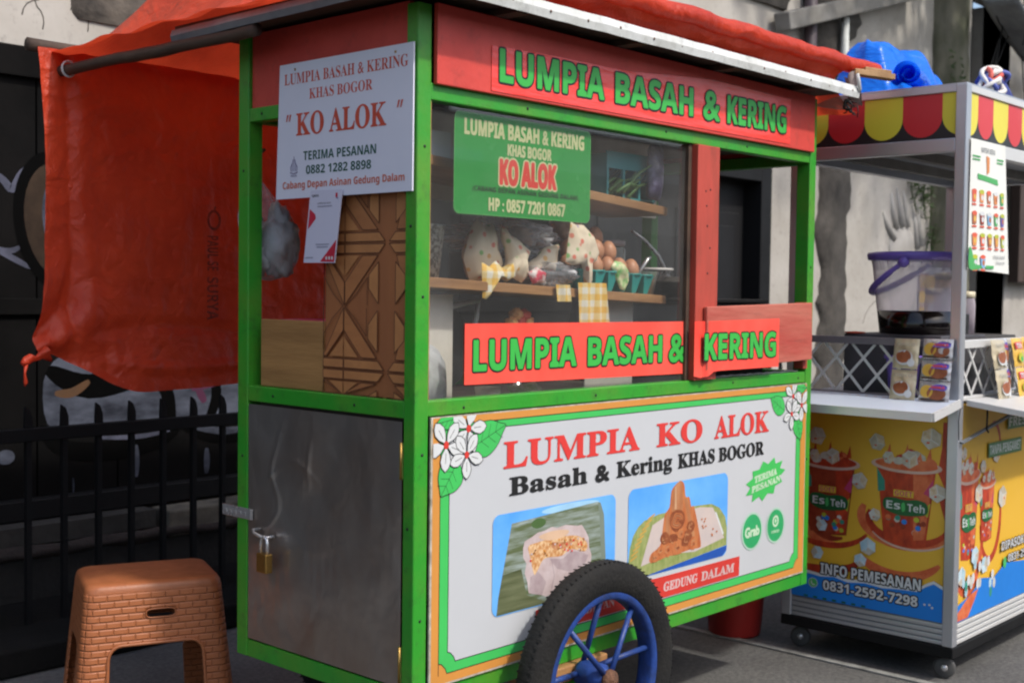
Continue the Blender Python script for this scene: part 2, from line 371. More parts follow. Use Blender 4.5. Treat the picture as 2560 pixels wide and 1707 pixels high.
# boarding with painted graffiti, on a masonry plinth
pn = thing('boarded_panel', (-1, 2.49, 0), 'black boarding with sprayed grey and brown graffiti behind the fence', 'panel')
b = MB(); xs = [-6.0, -4.6, -3.2, -1.9, -.9, -.25, .392, .72, 1.35, 1.98, 2.6, 3.46]
for i in range(len(xs)-1): b.box(xs[i]+.003, xs[i+1]-.003, 2.455, 2.49, .36, 2.065, PANEL)
b.box(-6, 3.46, 2.43, 2.455, 1.965, 2.075, PANEL); b.box(-6, 3.46, 2.437, 2.455, 1.105, 1.165, PANEL)
b.build('board', pn, bevel=.003)
b = MB(); b.box(-6, 3.46, 2.40, 2.49, .355, .43, BLACKP); b.build('bottom_rail', pn, bevel=.005)
GL = mat('graffiti_lavender', (.095, .10, .14), .8, spec=.1, vscale=6, rgb2=(.03, .033, .045), thr=(.4, .7)); GB = mat('graffiti_brown', (.045, .030, .020), .8, spec=.1, vscale=7, rgb2=(.015, .011, .009))
GK = mat('graffiti_black', (.003, .003, .003), .9, spec=.03, var=.1); GG = mat('graffiti_grey', (.10, .112, .145), .8, spec=.1, vscale=5, rgb2=(.025, .028, .038), stretch=(1, 1, 2.5), thr=(.36, .66)); GO = mat('graffiti_orange', (.10, .045, .015), .7, vscale=8, rgb2=(.07, .04, .02))
GM = mat('graffiti_magenta', (.08, .012, .045), .7, vscale=8)
f = Flat('y', 2.4535)
def stroke(pts, w0, m, taper=True):
    n = len(pts); q = []
    for i in range(n-1):
        for t in (0, .2, .4, .6, .8):
            p0, p1, p2, p3 = [Vector(pts[min(max(i+k-1, 0), n-1)]) for k in range(4)]
            q.append(.5*((2*p1)+(-p0+p2)*t+(2*p0-5*p1+4*p2-p3)*t*t+(-p0+3*p1-3*p2+p3)*t**3))
    q.append(Vector(pts[-1])); A = []; B = []
    for i, p in enumerate(q):
        e = (q[min(i+1, len(q)-1)]-q[max(i-1, 0)]).normalized(); nn = Vector((-e.y, e.x)); w = w0*(math.sin(math.pi*(i+.6)/(len(q)+.2))**.5 if taper else 1)/2
        A.append(tuple(p+nn*w)); B.append(tuple(p-nn*w))
    dd_ = f.nxt()
    f.mb.add([f.P(a, c, dd_) for a, c in A+B], [(i, i+1, len(A)+i+1, len(A)+i) for i in range(len(A)-1)], m)
stroke([(.10, 1.66), (.25, 1.60), (.298, 1.56), (.336, 1.62), (.40, 1.67)], .03, GL)
stroke([(.15, 1.36), (.275, 1.335), (.33, 1.352)], .022, GL); stroke([(.2, 1.36), (.30, 1.31), (.37, 1.275)], .022, GL)
f.ell(.47, 1.45, .165, .26, GK, 40, .15); f.ell(.475, 1.45, .13, .215, GB, 40, .15); f.ell(.50, 1.45, .085, .17, GL, 40, .15); f.ell(.52, 1.45, .055, .13, GG, 40, .15)
f.blobp([(.43, .70), (.43, .90), (.60, .98), (1.0, .97), (1.35, .96), (1.7, .90), (1.75, .72), (1.5, .655), (1.15, .67), (.8, .655), (.55, .67)], GG)
stroke([(.43, .90), (.60, .83), (.85, .88), (1.0, .93)], .10, GK); stroke([(.46, .81), (.53, .81), (.60, .85)], .035, GO)
stroke([(.86, .86), (.93, .80), (.95, .72), (.96, .64)], .06, GK); stroke([(.87, .86), (.90, .80)], .05, GO); stroke([(1.15, .88), (1.17, .76), (1.12, .64)], .05, GK)
stroke([(1.08, .80), (1.115, .74)], .035, GM); stroke([(1.05, .80), (1.2, .83)], .04, GM)
stroke([(.40, .69), (.5, .60), (.7, .575), (.90, .60), (1.0, .66)], .075, GK); stroke([(.62, .632), (.8, .622), (.95, .635)], .018, GL)
stroke([(1.0, .66), (1.15, .60), (1.35, .60), (1.6, .66)], .06, GK); stroke([(1.05, .645), (1.2, .615), (1.33, .62)], .03, GG)
stroke([(-.1, .69), (.2, .675), (.34, .672)], .03, GL); f.ell(.27, .588, .035, .027, GG)
for x, z0, z1, wd in ((.80, .463, .59, .022), (1.123, .444, .55, .028), (.532, .42, .487, .008), (.35, .50, .56, .006)): stroke([(x, z1), (x+.002, (z0+z1)/2), (x, z0)], wd, GG)
f.make('graffiti', pn)
# masonry plinth with a broken pale coping under the boarding
STONE = mat('grimy_stone', (.040, .037, .032), .9, vscale=7, rgb2=(.018, .016, .014), bump=.7, bscale=18)
COPE = mat('pale_coping', (.15, .135, .105), .85, vscale=10, rgb2=(.06, .055, .045), bump=.6, bscale=20)
pl = thing('plinth_wall', (0, 2.4, 0), 'low dirty masonry plinth with broken pale coping below the black boarding', 'low wall')
k = MB(); k.box(-6, 3.48, 2.30, 2.495, 0, .235, mat('black_stained_stone', (.022, .021, .019), .9, vscale=6, rgb2=(.012, .012, .011), bump=.6)); k.build('base', pl)
k = MB(); k.grid(lambda u, v: Vector((-6+9.48*u, 2.30-.03*v*(1-v)*4+.006*noise.noise(Vector((u*90, v*4, 1))), .235+.05*v+.012*noise.noise(Vector((u*60, v*3, 0))))), 300, 3, mat('brick_red_grime', (.035, .024, .02), .95, vscale=12, rgb2=(.015, .012, .01), bump=.8))
k.box(-6, .80, 2.31, 2.49, .285, .352, STONE); k.build('broken_course', pl)
k = MB(); k.box(.84, 1.9, 2.285, 2.495, .24, .345, COPE); k.box(1.91, 3.48, 2.285, 2.495, .24, .343, COPE); k.build('coping', pl, bevel=.008)
# downpipe
k = MB(); k.tube([(6.0, 2.44, 0), (6.0, 2.44, 4.9)], .045, mat('purple_brown_pipe', (.085, .06, .07), .5), n=16)
tag(k.build('drain_pipe'), 'thin purplish brown drain pipe on the plaster wall right of the black door', 'pipe')
# leaning beam high on the wall, hook lamp, mossy column, curved canopy, wires, shutters
k = MB(); k.bar((5.55, 2.40, 3.02), (7.6, 2.40, 3.60), .12, .12, mat('grey_beam', (.24, .23, .21), .8, vscale=8, rgb2=(.16, .15, .13))); tag(k.build('roof_beam', bevel=.01), 'slanting grey beam high on the plaster wall over the blue tarp', 'beam')
k = MB(); k.tube([(6.46, 2.42, 2.55), (6.46, 2.42, 3.2)], .03, FASC); tag(k.build('wall_conduit'), 'short grey conduit in the dark gap under the slanting beam', 'pipe')
tr = thing('mossy_trunk', (8.3, 2.3, 0), 'thick mossy grey tree trunk rising behind the drink stall', 'tree')
def trunk(u, v):
    t = 2*math.pi*u; z = 4.4*v; p = Vector((math.cos(t), math.sin(t), 0)); q = .25+.04*noise.noise(p*1.5+Vector((0, 0, z*1.2)))+.03*noise.noise(p*5+Vector((0, 0, z*5)))+.14*math.exp(-z*3)
    return Vector((8.37+.04*math.sin(z*1.1), 2.56, z))+p*q
k = MB(); k.grid(trunk, 40, 90, MOSS); k.build('trunk', tr)
k = MB(); random.seed(12)
for i in range(7):
    a = random.uniform(2.6, 4.6); b0 = Vector((8.37, 2.45, 3.6+.1*i)); e = b0+Vector((math.cos(a)*random.uniform(-.9, .9), -.3+random.uniform(-.3, .2), random.uniform(.6, 1.2)))
    k.tube([b0, (b0+e)/2+Vector((0, 0, .12)), e], [.09, .055, .02], MOSS, n=8)
k.build('limb', tr)
LEAF = mat('leaf_green', (.055, .10, .022), .55, vscale=20, rgb2=(.025, .05, .012), transl=.3)
def leafcloud(k, c, r, n, seed, s=.05):
    random.seed(seed)
    for i in range(n):
        d = Vector((random.gauss(0, 1), random.gauss(0, 1), random.gauss(0, 1))).normalized()*random.random()**.5
        p = Vector(c)+Vector((d.x*r[0], d.y*r[1], d.z*r[2])); a = Vector((random.gauss(0, 1), random.gauss(0, 1), random.gauss(0, 1))).normalized(); q = a.orthogonal().normalized(); ss = s*random.uniform(.6, 1.3)
        k.add([p, p+a*ss*.5+q*ss*.22, p+a*ss, p+a*ss*.5-q*ss*.22], [(0, 1, 2, 3)], LEAF)
k = MB(); leafcloud(k, (8.4, 1.0, 4.75), (3.3, 1.2, .6), 1500, 3, .22); leafcloud(k, (8.1, 2.3, 2.9), (.10, .05, .35), 40, 4, .05); k.build('shade_crown', tr)  # big upper leaf cloud is unseen, added to shade the plaster wall
vn = MB()
for j, (x, z) in enumerate(((7.75, 2.35), (7.82, 2.25), (8.02, 2.3), (7.95, 2.2), (8.1, 1.9), (8.12, 1.6))):
    random.seed(j); pts = [(x+random.uniform(-.03, .03)*i, 2.47, z-.09*i) for i in range(5)]; vn.tube(pts, .006, LEAF, n=5); leafcloud(vn, (x, 2.45, z-.18), (.06, .04, .2), 40, j+20, .05)
tag(vn.build('wall_creeper'), 'thin green creeper hanging on the wall over the hand relief', 'plant')
k = MB(); FR = mat('purple_brown_frame', (.07, .05, .056), .6)
k.box(8.22, 8.34, 2.40, 2.5, 0, 2.34, FR); k.box(8.34, 8.9, 2.40, 2.5, 2.02, 2.2, FR); wf = k.build('window_frame'); tag(wf, 'dark purplish window frame on the wall beside the mossy trunk', 'window frame')
k = MB(); k.box(8.36, 8.9, 2.47, 2.49, .9, 2.02, mat('dim_window_glass', (.10, .115, .10), .15, vscale=4, rgb2=(.03, .04, .03))); k.build('pane', wf)
k = MB(); k.box(8.40, 8.455, 2.385, 2.44, .5, 2.0, mat('cream_post', (.5, .45, .36), .7)); tag(k.build('cream_post', bevel=.004), 'narrow cream post standing in the window between frame and trunk', 'post')
sh = MB(); BR = mat('brown_shutter', (.060, .036, .026), .6, vscale=3, stretch=(8, 1, .3))
for i in range(16): sh.box(9.75+i*.10, 9.84+i*.10, 2.36+.012*(i % 2), 2.45, 1.35, 2.75, BR)
tag(sh.build('roller_shutter', bevel=.004), 'dark brown ribbed shutter behind the menu sheet at the right edge', 'shutter')
k = MB()
def canopy(u, v):
    x = 8.6+2.2*u; s_ = 1-u; return Vector((x, 2.3-.3*v, 3.22+.46*s_**2.6+.012*math.sin(u*9)-.03*v))
k.grid(canopy, 30, 6, mat('dusty_grey_canopy', (.34, .36, .38), .6, vscale=4, rgb2=(.16, .17, .18)))
o = k.build('curved_canopy'); o.modifiers.new('solid', 'SOLIDIFY').thickness = .02; tag(o, 'curved grey canopy sheet hanging at the top right corner', 'canopy')
k = MB(); random.seed(9)
for i in range(16):
    a = Vector((random.uniform(8.6, 9.9), 2.25, random.uniform(3.4, 4.2))); b_ = a+Vector((random.uniform(-.8, 1.2), random.uniform(-.2, .1), random.uniform(-.7, .5))); mm = (a+b_)/2-Vector((0, 0, random.uniform(.02, .2)))
    k.tube([a, (a+mm)/2-Vector((0, 0, .03)), mm, (b_+mm)/2-Vector((0, 0, .02)), b_], .006, VOID, n=5)
k.tube([(9.62, 2.1, 4.3), (9.50, 2.1, 3.5), (9.38, 2.1, 2.7), (9.35, 2.1, 2.2)], .011, VOID, n=6)
k.tube([(8.2, 1.8, 3.2), (8.6, 1.9, 3.5), (8.9, 2, 3.55), (9.5, 2.1, 3.3), (10.5, 2.1, 3.1)], .008, VOID, n=6)
tag(k.build('cable_tangle'), 'tangle of thin black cables in front of the grey canopy', 'cables')
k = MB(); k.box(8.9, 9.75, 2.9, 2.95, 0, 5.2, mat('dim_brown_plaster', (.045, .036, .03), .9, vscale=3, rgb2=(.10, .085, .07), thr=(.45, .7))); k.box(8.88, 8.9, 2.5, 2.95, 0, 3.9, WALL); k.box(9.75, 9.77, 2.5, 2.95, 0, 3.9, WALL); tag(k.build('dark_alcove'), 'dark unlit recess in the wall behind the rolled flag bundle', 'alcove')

# ------------------------------------------------------------------ iron fence
fe = thing('iron_fence', (2, 1.98, 0), 'low black iron fence with leaf shaped spikes behind the stool', 'fence')
k = MB(); k.box(-6, 5.2, 1.985, 2.015, .698, .742, BLACKP); k.build('rail', fe, bevel=.003)
for i in range(58):
    x = -2.02+.1265*i; k = MB(); k.box(x-.009, x+.009, 1.990, 2.010, .09, .6975, BLACKP); lx = -.012
    k.add([(x-.013, 1.994, .7425), (x+.015, 1.994, .7425), (x+.014, 1.994, .775), (x+.004, 1.994, .803), (x-.010, 1.994, .813), (x-.012, 1.994, .78)], [(0, 1, 2, 3, 4, 5)], BLACKP)
    n0 = len(k.v)-6; k.add([(a, 2.006, c) for a, _, c in k.v[n0:]], [(5, 4, 3, 2, 1, 0)], BLACKP)
    m0 = n0+6; k.add([k.v[n0+q] for q in range(6)]+[k.v[m0+q] for q in range(6)], [(q, (q+1) % 6, 6+(q+1) % 6, 6+q) for q in range(6)], BLACKP)
    k.build('bar', fe)

# ------------------------------------------------------------------ green food cart
LX = 1.70; DY = .642
cart = thing('food_cart', (.85, .32, 0), 'green and red wooden food cart with glass front and blue spoked wheels', 'food cart')
for x0, x1, y0, y1, zt in ((0, .040, 0, .036, 1.822), (1.662, LX, 0, .046, 1.822), (0, .042, .600, DY, 1.83), (1.662, LX, .600, DY, 1.83)):
    k = MB(); k.box(x0, x1, y0, y1, .303, zt, GREEN); k.build('post', cart, bevel=.003)
def rail(*a):
    k = MB(); k.box(*a, GREEN); return k.build('rail', cart, bevel=.0025)
rail(.040, 1.662, .002, .036, 1.621, 1.657); rail(.040, 1.662, .002, .036, .941, .975); rail(.040, 1.662, .002, .036, .303, .345)
rail(.002, .036, .036, .600, 1.617, 1.650); rail(.002, .036, .036, .600, .937, .975); rail(.002, .036, .036, .600, .303, .345)
rail(.042, 1.662, .606, DY-.003, 1.62, 1.655); rail(.042, 1.662, .606, DY-.003, .941, .975); rail(.042, 1.662, .606, DY-.003, .303, .345)
rail(1.664, 1.698, .046, .600, 1.617, 1.652); rail(1.664, 1.698, .046, .600, .941, .975); rail(1.664, 1.698, .046, .600, .303, .345)
# fixing nails and knots along the frame
k = MB()
for x, y, z in [(.62, .002, .957), (1.25, .002, .96), (.15, .002, .955), (.35, .002, 1.637), (.9, .002, 1.64), (1.3, .002, 1.638), (1.62, .002, .957), (.02, 0, 1.2), (.022, 0, .86), (.02, 0, .5), (.021, 0, 1.52), (1.68, 0, 1.3), (1.68, 0, .7)]:
    k.lathe([(0, .0006), (.0035, .0006), (.0035, 0)], VOID, (x, y-.0002, z), (0, -1, 0), 8)
for y, z in [(.2, .955), (.5, .955), (.55, 1.634), (.62, 1.5), (.62, .8), (.02, .7), (.018, 1.35)]: k.lathe([(0, .0006), (.0035, .0006), (.0035, 0)], VOID, (-.0004 if y > .6 or y < .036 else .0016, y, z), (-1, 0, 0), 8)
k.build('nail', cart)['kind'] = 'stuff'
# boards
k = MB(); k.box(.046, 1.667, -.011, .0015, 1.654, 1.826, REDB); k.build('fascia_board', cart, bevel=.002)
k = MB(); k.box(.010, .022, .037, .599, 1.651, 1.83, REDB); k.build('side_board', cart)
k = MB(); k.box(.042, 1.662, .610, .622, 1.656, 1.83, REDB); k.build('rear_board', cart)
k = MB(); k.box(1.680, 1.69, .047, .599, 1.653, 1.83, REDB); k.build('side_board', cart)
k = MB(); k.box(1.035, 1.142, -.010, .014, .976, 1.620, REDD); dv = k.build('divider_board', cart, bevel=.002)
k = MB()
for x, z in ((1.075, 1.495), (1.097, 1.50), (1.085, 1.40), (1.10, 1.34), (1.09, 1.27), (1.08, 1.455)): k.lathe([(0, .0006), (.003, .0006), (.003, 0)], VOID, (x, -.0102, z), (0, -1, 0), 8)
k.build('nail', dv)['kind'] = 'stuff'
M = Matrix.Translation((1.074, -.012, 1.002)) @ Matrix.Rotation(R(-1.2), 4, 'Y')
k = MB(); k.box(0, .582, -.013, 0, .0, .176, REDF, M); k.build('drop_flap', cart, bevel=.003)
k = MB(); k.box(1.640, 1.665, -.004, .03, .985, 1.19, REDD); k.build('flap_stop', cart, bevel=.002)
# glass
m = bpy.data.materials.new('window_glass'); m.use_nodes = True; nt = m.node_tree; nt.nodes.clear()
o_ = nt.nodes.new('ShaderNodeOutputMaterial'); tp = nt.nodes.new('ShaderNodeBsdfTransparent'); gl = nt.nodes.new('ShaderNodeBsdfGlossy'); df = nt.nodes.new('ShaderNodeBsdfDiffuse')
tp.inputs[0].default_value = (.95, .96, .94, 1); gl.inputs['Roughness'].default_value = .03; df.inputs[0].default_value = (.5, .5, .48, 1)
fr = nt.nodes.new('ShaderNodeLayerWeight'); fr.inputs[0].default_value = .5; pw = nt.nodes.new('ShaderNodeMath'); pw.operation = 'POWER'; pw.inputs[1].default_value = 5; nt.links.new(fr.outputs['Facing'], pw.inputs[0]); mu = nt.nodes.new('ShaderNodeMath'); mu.operation = 'MULTIPLY_ADD'; mu.inputs[1].default_value = .9; mu.inputs[2].default_value = .12; mu.use_clamp = True
m1 = nt.nodes.new('ShaderNodeMixShader'); m2 = nt.nodes.new('ShaderNodeMixShader'); tcn = nt.nodes.new('ShaderNodeTexCoord'); nz = nt.nodes.new('ShaderNodeTexNoise'); nz.inputs['Scale'].default_value = 5; nz.inputs['Detail'].default_value = 9
rm = nt.nodes.new('ShaderNodeMapRange'); rm.inputs[1].default_value = .45; rm.inputs[2].default_value = .85; rm.inputs[3].default_value = .045; rm.inputs[4].default_value = .11
K = nt.links; K.new(pw.outputs[0], mu.inputs[0]); K.new(mu.outputs[0], m1.inputs[0]); K.new(tp.outputs[0], m1.inputs[1]); K.new(gl.outputs[0], m1.inputs[2]); K.new(tcn.outputs['Object'], nz.inputs[0]); K.new(nz.outputs[0], rm.inputs[0])
K.new(rm.outputs[0], m2.inputs[0]); K.new(m1.outputs[0], m2.inputs[1]); K.new(df.outputs[0], m2.inputs[2]); K.new(m2.outputs[0], o_.inputs[0])
GLASS = m
k = MB(); k.add([(.0405, .021, .9755), (1.0185, .021, .9755), (1.0185, .021, 1.6205), (.0405, .021, 1.6205)], [(0, 1, 2, 3)], GLASS); gp = k.build('glass_pane', cart)
k = MB(); k.box(1.019, 1.034, .010, .034, .976, 1.620, DWOOD); k.build('glass_bead', cart)
k = MB(); k.box(.0405, .046, .006, .018, .976, 1.620, WOOD); k.build('glass_bead', cart)
# counter, back panels, floor, side closure
k = MB(); k.box(.037, 1.663, .037, .605, .925, .940, mat('worn_counter', (.12, .10, .08), .5, rgb2=(.05, .04, .03))); k.build('counter', cart)
k = MB(); k.box(.043, 1.661, .628, .636, .346, .940, REDD); k.box(.043, 1.661, .05, .60, .306, .32, DWOOD); k.box(1.676, 1.684, .047, .599, .346, .940, REDD); k.build('body_panel', cart)
# shelves, slightly sagging to the right
for nm, z0, z1, y0, y1 in (('shelf', 1.236, 1.196, .085, .33), ('shelf', 1.512, 1.440, .085, .30)):
    k = MB(); vs = []
    for x, z in ((.045, z0), (1.03, z1)):
        for y in (y0, y1):
            for dz in (-.012, .011): vs.append((x, y, z+dz))
    k.add(vs, [(0, 1, 3, 2), (4, 6, 7, 5), (0, 4, 5, 1), (2, 3, 7, 6), (0, 2, 6, 4), (1, 5, 7, 3)], WOOD); k.build(nm, cart, bevel=.002)
# side lower: hammered metal door
m = bpy.data.materials.new('crumpled_sheet_metal'); m.use_nodes = True; nt = m.node_tree; N = nt.nodes; K = nt.links; p = N['Principled BSDF']
p.inputs['Metallic'].default_value = .85; p.inputs['Base Color'].default_value = (.30, .295, .29, 1); p.inputs['Roughness'].default_value = .3
tc = N.new('ShaderNodeTexCoord'); mp = N.new('ShaderNodeMapping'); mp.inputs['Scale'].default_value = (1, 1.2, 1); K.new(tc.outputs['Object'], mp.inputs[0])
a = N.new('ShaderNodeTexNoise'); a.inputs['Scale'].default_value = 6; a.inputs['Detail'].default_value = 3; a.inputs['Distortion'].default_value = .2; K.new(mp.outputs[0], a.inputs[0])
b = N.new('ShaderNodeBump'); b.inputs['Strength'].default_value = .55; b.inputs['Distance'].default_value = .02; K.new(a.outputs[0], b.inputs['Height']); K.new(b.outputs[0], p.inputs['Normal'])
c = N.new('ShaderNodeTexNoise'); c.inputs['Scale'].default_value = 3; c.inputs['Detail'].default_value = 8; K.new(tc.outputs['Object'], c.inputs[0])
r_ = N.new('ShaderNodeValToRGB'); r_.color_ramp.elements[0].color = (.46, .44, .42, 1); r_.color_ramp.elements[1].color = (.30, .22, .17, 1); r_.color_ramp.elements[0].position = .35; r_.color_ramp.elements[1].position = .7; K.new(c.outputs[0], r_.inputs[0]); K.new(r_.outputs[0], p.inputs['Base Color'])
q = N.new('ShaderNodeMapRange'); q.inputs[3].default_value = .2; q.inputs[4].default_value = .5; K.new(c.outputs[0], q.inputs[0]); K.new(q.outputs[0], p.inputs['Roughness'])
SHEET = m
k = MB()
def sm2(t): t = max(0, min(1, t)); return t*t*(3-2*t)
def dent(u, v):
    y = .597-.556*u; z = .350+.580*v; e = min(u, 1-u, v, 1-v)*8; e = min(e, 1)
    d = .0035*noise.noise(Vector((y*6, z*5, 1)))+.002*noise.noise(Vector((y*14, z*9, 4)))
    cres = abs(y-.48+.25*(z-.8)+.028*math.sin(z*21)+.05*noise.noise(Vector((z*9, 2, 0)))); mod = .35+.65*abs(noise.noise(Vector((y*9, z*7, 11))))*1.6; d -= .0030*mod*math.exp(-(cres/.008)**2)*(1 if z > .55 else .3)
    cres = abs(y-.345+.10*(z-.9)+.04*noise.noise(Vector((z*8, 5, 0)))); d -= .0024*mod*math.exp(-(cres/.007)**2)*sm2((z-.72)/.08)
    cres = abs(z-.765-.04*math.sin(y*19)); d -= .0018*mod*math.exp(-(cres/.007)**2)*sm2((y-.25)/.1)*sm2((.55-y)/.05)
    cres = abs(z-.62+.02*math.sin(y*23)); d -= .0010*mod*math.exp(-(cres/.007)**2)*sm2((.45-y)/.1)*sm2((y-.1)/.05)
    return Vector((.0015+d*e, y, z))
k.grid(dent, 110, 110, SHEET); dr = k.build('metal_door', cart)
for z in (.845, .40):
    k = MB(); k.box(-.0015, .0015, .0365, .046, z-.04, z+.04, mat('rusty_hinge', (.25, .22, .06), .5, rgb2=(.1, .3, .05), vscale=60)); k.tube([(-.002, .040, z-.04), (-.002, .040, z+.04)], .003, BRASS, n=8); k.build('hinge', dr)
k = MB(); k.box(-.0035, -.0005, .575, .70, .645, .672, STEEL); k.box(-.0075, -.0035, .576, .583, .646, .671, STEEL)
for j in range(5): k.box(-.005, -.0035, .60+.02*j, .612+.02*j, .652+.002*(j % 2), .662, STEEL)
k.build('latch_plate', cart, bevel=.0008)
k = MB(); k.tube([(.0, .545, .628), (-.022, .545, .628), (-.026, .535, .622), (-.026, .50, .617), (-.020, .49, .617), (.0, .49, .617)], .0042, STEEL, n=10); k.build('hasp_staple', dr)
# closing pieces seen in the side window
m = bpy.data.materials.new('patterned_veneer'); m.use_nodes = True; m.node_tree.nodes['Principled BSDF'].inputs['Roughness'].default_value = .45
V1 = mat('veneer_dark', (.38, .145, .055), .4, vscale=9, rgb2=(.30, .11, .043), stretch=(1, 1, .2)); V2 = mat('veneer_mid', (.45, .185, .067), .4, vscale=14, rgb2=(.35, .135, .05), stretch=(1, .3, 2)); V3 = mat('veneer_light', (.50, .22, .08), .4, vscale=16, rgb2=(.39, .165, .06)); VL = mat('veneer_line', (.15, .055, .024), .5)
k = MB(); k.box(.018, .024, .037, .324, .976, 1.616, V1); pq = k.build('veneer_panel', cart)
f = Flat('x', .018); S_ = .142
for r0 in range(-1, 3):
    cz = 1.318-.285*(r0-.0)+.0; 
    for cy in (.110, .110+.285):
        if not (.0 < cz < 1.8): continue
        def cl(pts): return [(min(max(cy+a, .0375), .3235), min(max(cz+b, .9765), 1.6155)) for a, b in pts]
        for sx in (1, -1):
            for sz in (1, -1):
                def T(pts): return cl([(sx*a*S_, sz*b*S_) for a, b in pts])
                f.poly(T([(.05, .02), (1, .02), (1, .16), (.19, .16)]), V3); f.ring(T([(.05, .02), (1, .02), (1, .16), (.19, .16), (.05, .02)]), .0022, VL)
                f.poly(T([(.22, .20), (1, .98), (1, .62), (.58, .20)]), V2); f.ring(T([(.22, .20), (1, .98), (1, .62), (.58, .20), (.22, .20)]), .0022, VL)
                f.poly(T([(.20, .30), (.20, .95), (.42, .72), (.42, .50)]), V3); f.ring(T([(.20, .30), (.20, .95), (.42, .72), (.42, .50), (.20, .30)]), .0022, VL)
                f.poly(T([(.66, .20), (1, .20), (1, .52)]), V3)
                f.ring(T([(.46, .54), (.72, .80), (.98, 1.0)]), .0022, VL); f.ring(T([(.46, .54), (.46, .98)]), .002, VL)
f.make('parquet_print', pq)
k = MB(); k.box(.014, .026, .326, .566, .976, 1.139, WOODY); k.build('plank_panel', cart, bevel=.002)
# roof: deck on rafters with metal edge trims
k = MB(); k.box(-.092, 1.76, -.088, .78, 1.842, 1.856, DWOOD); k.build('roof_deck', cart)
for x in (.22, .66, 1.10, 1.53): k = MB(); k.box(x, x+.04, -.080, .77, 1.826, 1.8415, DWOOD); k.build('rafter', cart)
k = MB(); k.box(.045, 1.66, .05, .60, 1.665, 1.70, DWOOD); k.build('ceiling_board', cart)
def trim(name, p0, p1, nrm, h, mtl, lip=.03):
    k = MB(); p0 = Vector(p0); p1 = Vector(p1); nrm = Vector(nrm); n = 40; vs = []; fs = []
    for i in range(n+1):
        p = p0.lerp(p1, i/n); w = .0025*noise.noise(p*7)+.0015*noise.noise(p*23)
        for a, z in ((0, 0), (.004, h*.5), (0, h), (-lip, h+.004)): vs.append(p+nrm*(a+w)+Vector((0, 0, z+.002*noise.noise(p*11+Vector((z, 0, 0))))))
    for i in range(n):
        for j in range(3): a = i*4+j; fs.append((a, a+1, a+5, a+4))
    k.add(vs, fs, mtl, False); o = k.build(name, cart); md = o.modifiers.new('s', 'SOLIDIFY'); md.thickness = .002; return o
t1 = trim('front_trim', (-.10, -.10, 1.823), (1.770, -.10, 1.824), (0, -1, 0), .034, FASC)
for i in range(14):
    x = .05+i*.128+.02*math.sin(i*3.1)
    k = MB(); k.lathe([(0, .002), (.0035, .0012), (.0035, 0)], RUST, (x, -.1045, 1.840+.003*math.sin(i*2)), (0, -1, 0), 8); k.build('screw', t1)
trim('side_trim', (-.10, -.10, 1.822), (-.10, .782, 1.816), (-1, 0, 0), .030, GALV, .05)
k = MB(); k.grid(lambda u, v: Vector((1.76+.03*u+.006*math.sin(v*7), -.10+.16*v, 1.825-.02*u+.01*math.sin(v*5+u*3))), 4, 8, mat('frayed_plastic', (.35, .27, .25), .5, trans=.3)); k.build('trim_end', cart)
# legs and axle
for x, y in ((1.64, .52), (1.64, .03)):
    if y > .3: k = MB(); k.box(x, x+.038, y, y+.038, .0, .302, VOID); k.build('leg', cart, bevel=.003)
k = MB(); k.box(.05, .09, .30, .34, 0, .302, VOID); k.build('leg', cart, bevel=.003)
k = MB(); k.box(.40, .66, -.018, .62, .262, .302, WOOD); k.box(.52, .58, -.03, .66, .235, .262, GREEN); k.build('axle_beam', cart, bevel=.004)
# wheels: thick tyre, blue rim, eight spokes, hub
def wheel(cx, cy, cz, out):
    wl = bpy.data.objects.new('wheel', None); COL.objects.link(wl); wl.parent = cart; wl.location = Vector((cx, cy, cz))-ROOT[cart]; ROOT[wl] = Vector((cx, cy, cz))
    c = (cx, cy, cz); ax = (0, out, 0)
    k = MB(); prof = [(.208, -.026), (.214, -.032), (.240, -.036), (.268, -.034), (.282, -.026), (.288, -.014), (.2895, 0), (.288, .014), (.282, .026), (.268, .034), (.240, .036), (.214, .032), (.208, .026)]
    k.lathe([((.208+(r_-.208)*.93), h_*.86) for r_, h_ in prof], RUB, c, ax, 96)
    for i in range(96):     # shallow worn tread blocks
        t = 2*math.pi*i/96
        for s_ in (-1, 1):
            p = Vector((cx+math.cos(t)*.2822, cy+s_*.010, cz+math.sin(t)*.2822)); e = Vector((math.cos(t), 0, math.sin(t))); tg = Vector((-math.sin(t), 0, math.cos(t)))
            k.bar(p-tg*.0045-Vector((0, s_*.007, 0)), p+tg*.0035+Vector((0, s_*.011, 0)), .004, .0012, RUB, upv=e)
    k.build('tyre', wl)
    k = MB(); k.lathe([(.209, -.024), (.196, -.026), (.190, -.018), (.193, 0), (.190, .018), (.196, .026), (.209, .024)], BLUE, c, ax, 72); k.build('rim', wl)
    for i in range(9):
        t = 2*math.pi*(i+.28)/9; s_ = .022 if i % 2 else -.038
        e = Vector((math.cos(t), 0, math.sin(t))); k = MB(); k.tube([Vector(c)+e*.022+Vector((0, out*(s_*1.3), 0)), Vector(c)+e*.193+Vector((0, out*.006, 0))], .0072, BLUE, n=10); k.build('spoke', wl)
    k = MB(); k.lathe([(0, -.055), (.030, -.055), (.034, -.045), (.034, .012), (.026, .022), (.024, .030), (0, .030)], BLUE, c, ax, 28); k.build('hub', wl)
    k = MB(); k.lathe([(0, .052), (.012, .052), (.013, .045), (.024, .043), (.026, .036), (.026, .030), (0, .030)], RUST, c, ax, 24); k.build('axle_nut', wl)
    return wl
wheel(.540, -.083, .281, -1); wheel(.540, .735, .281, 1)

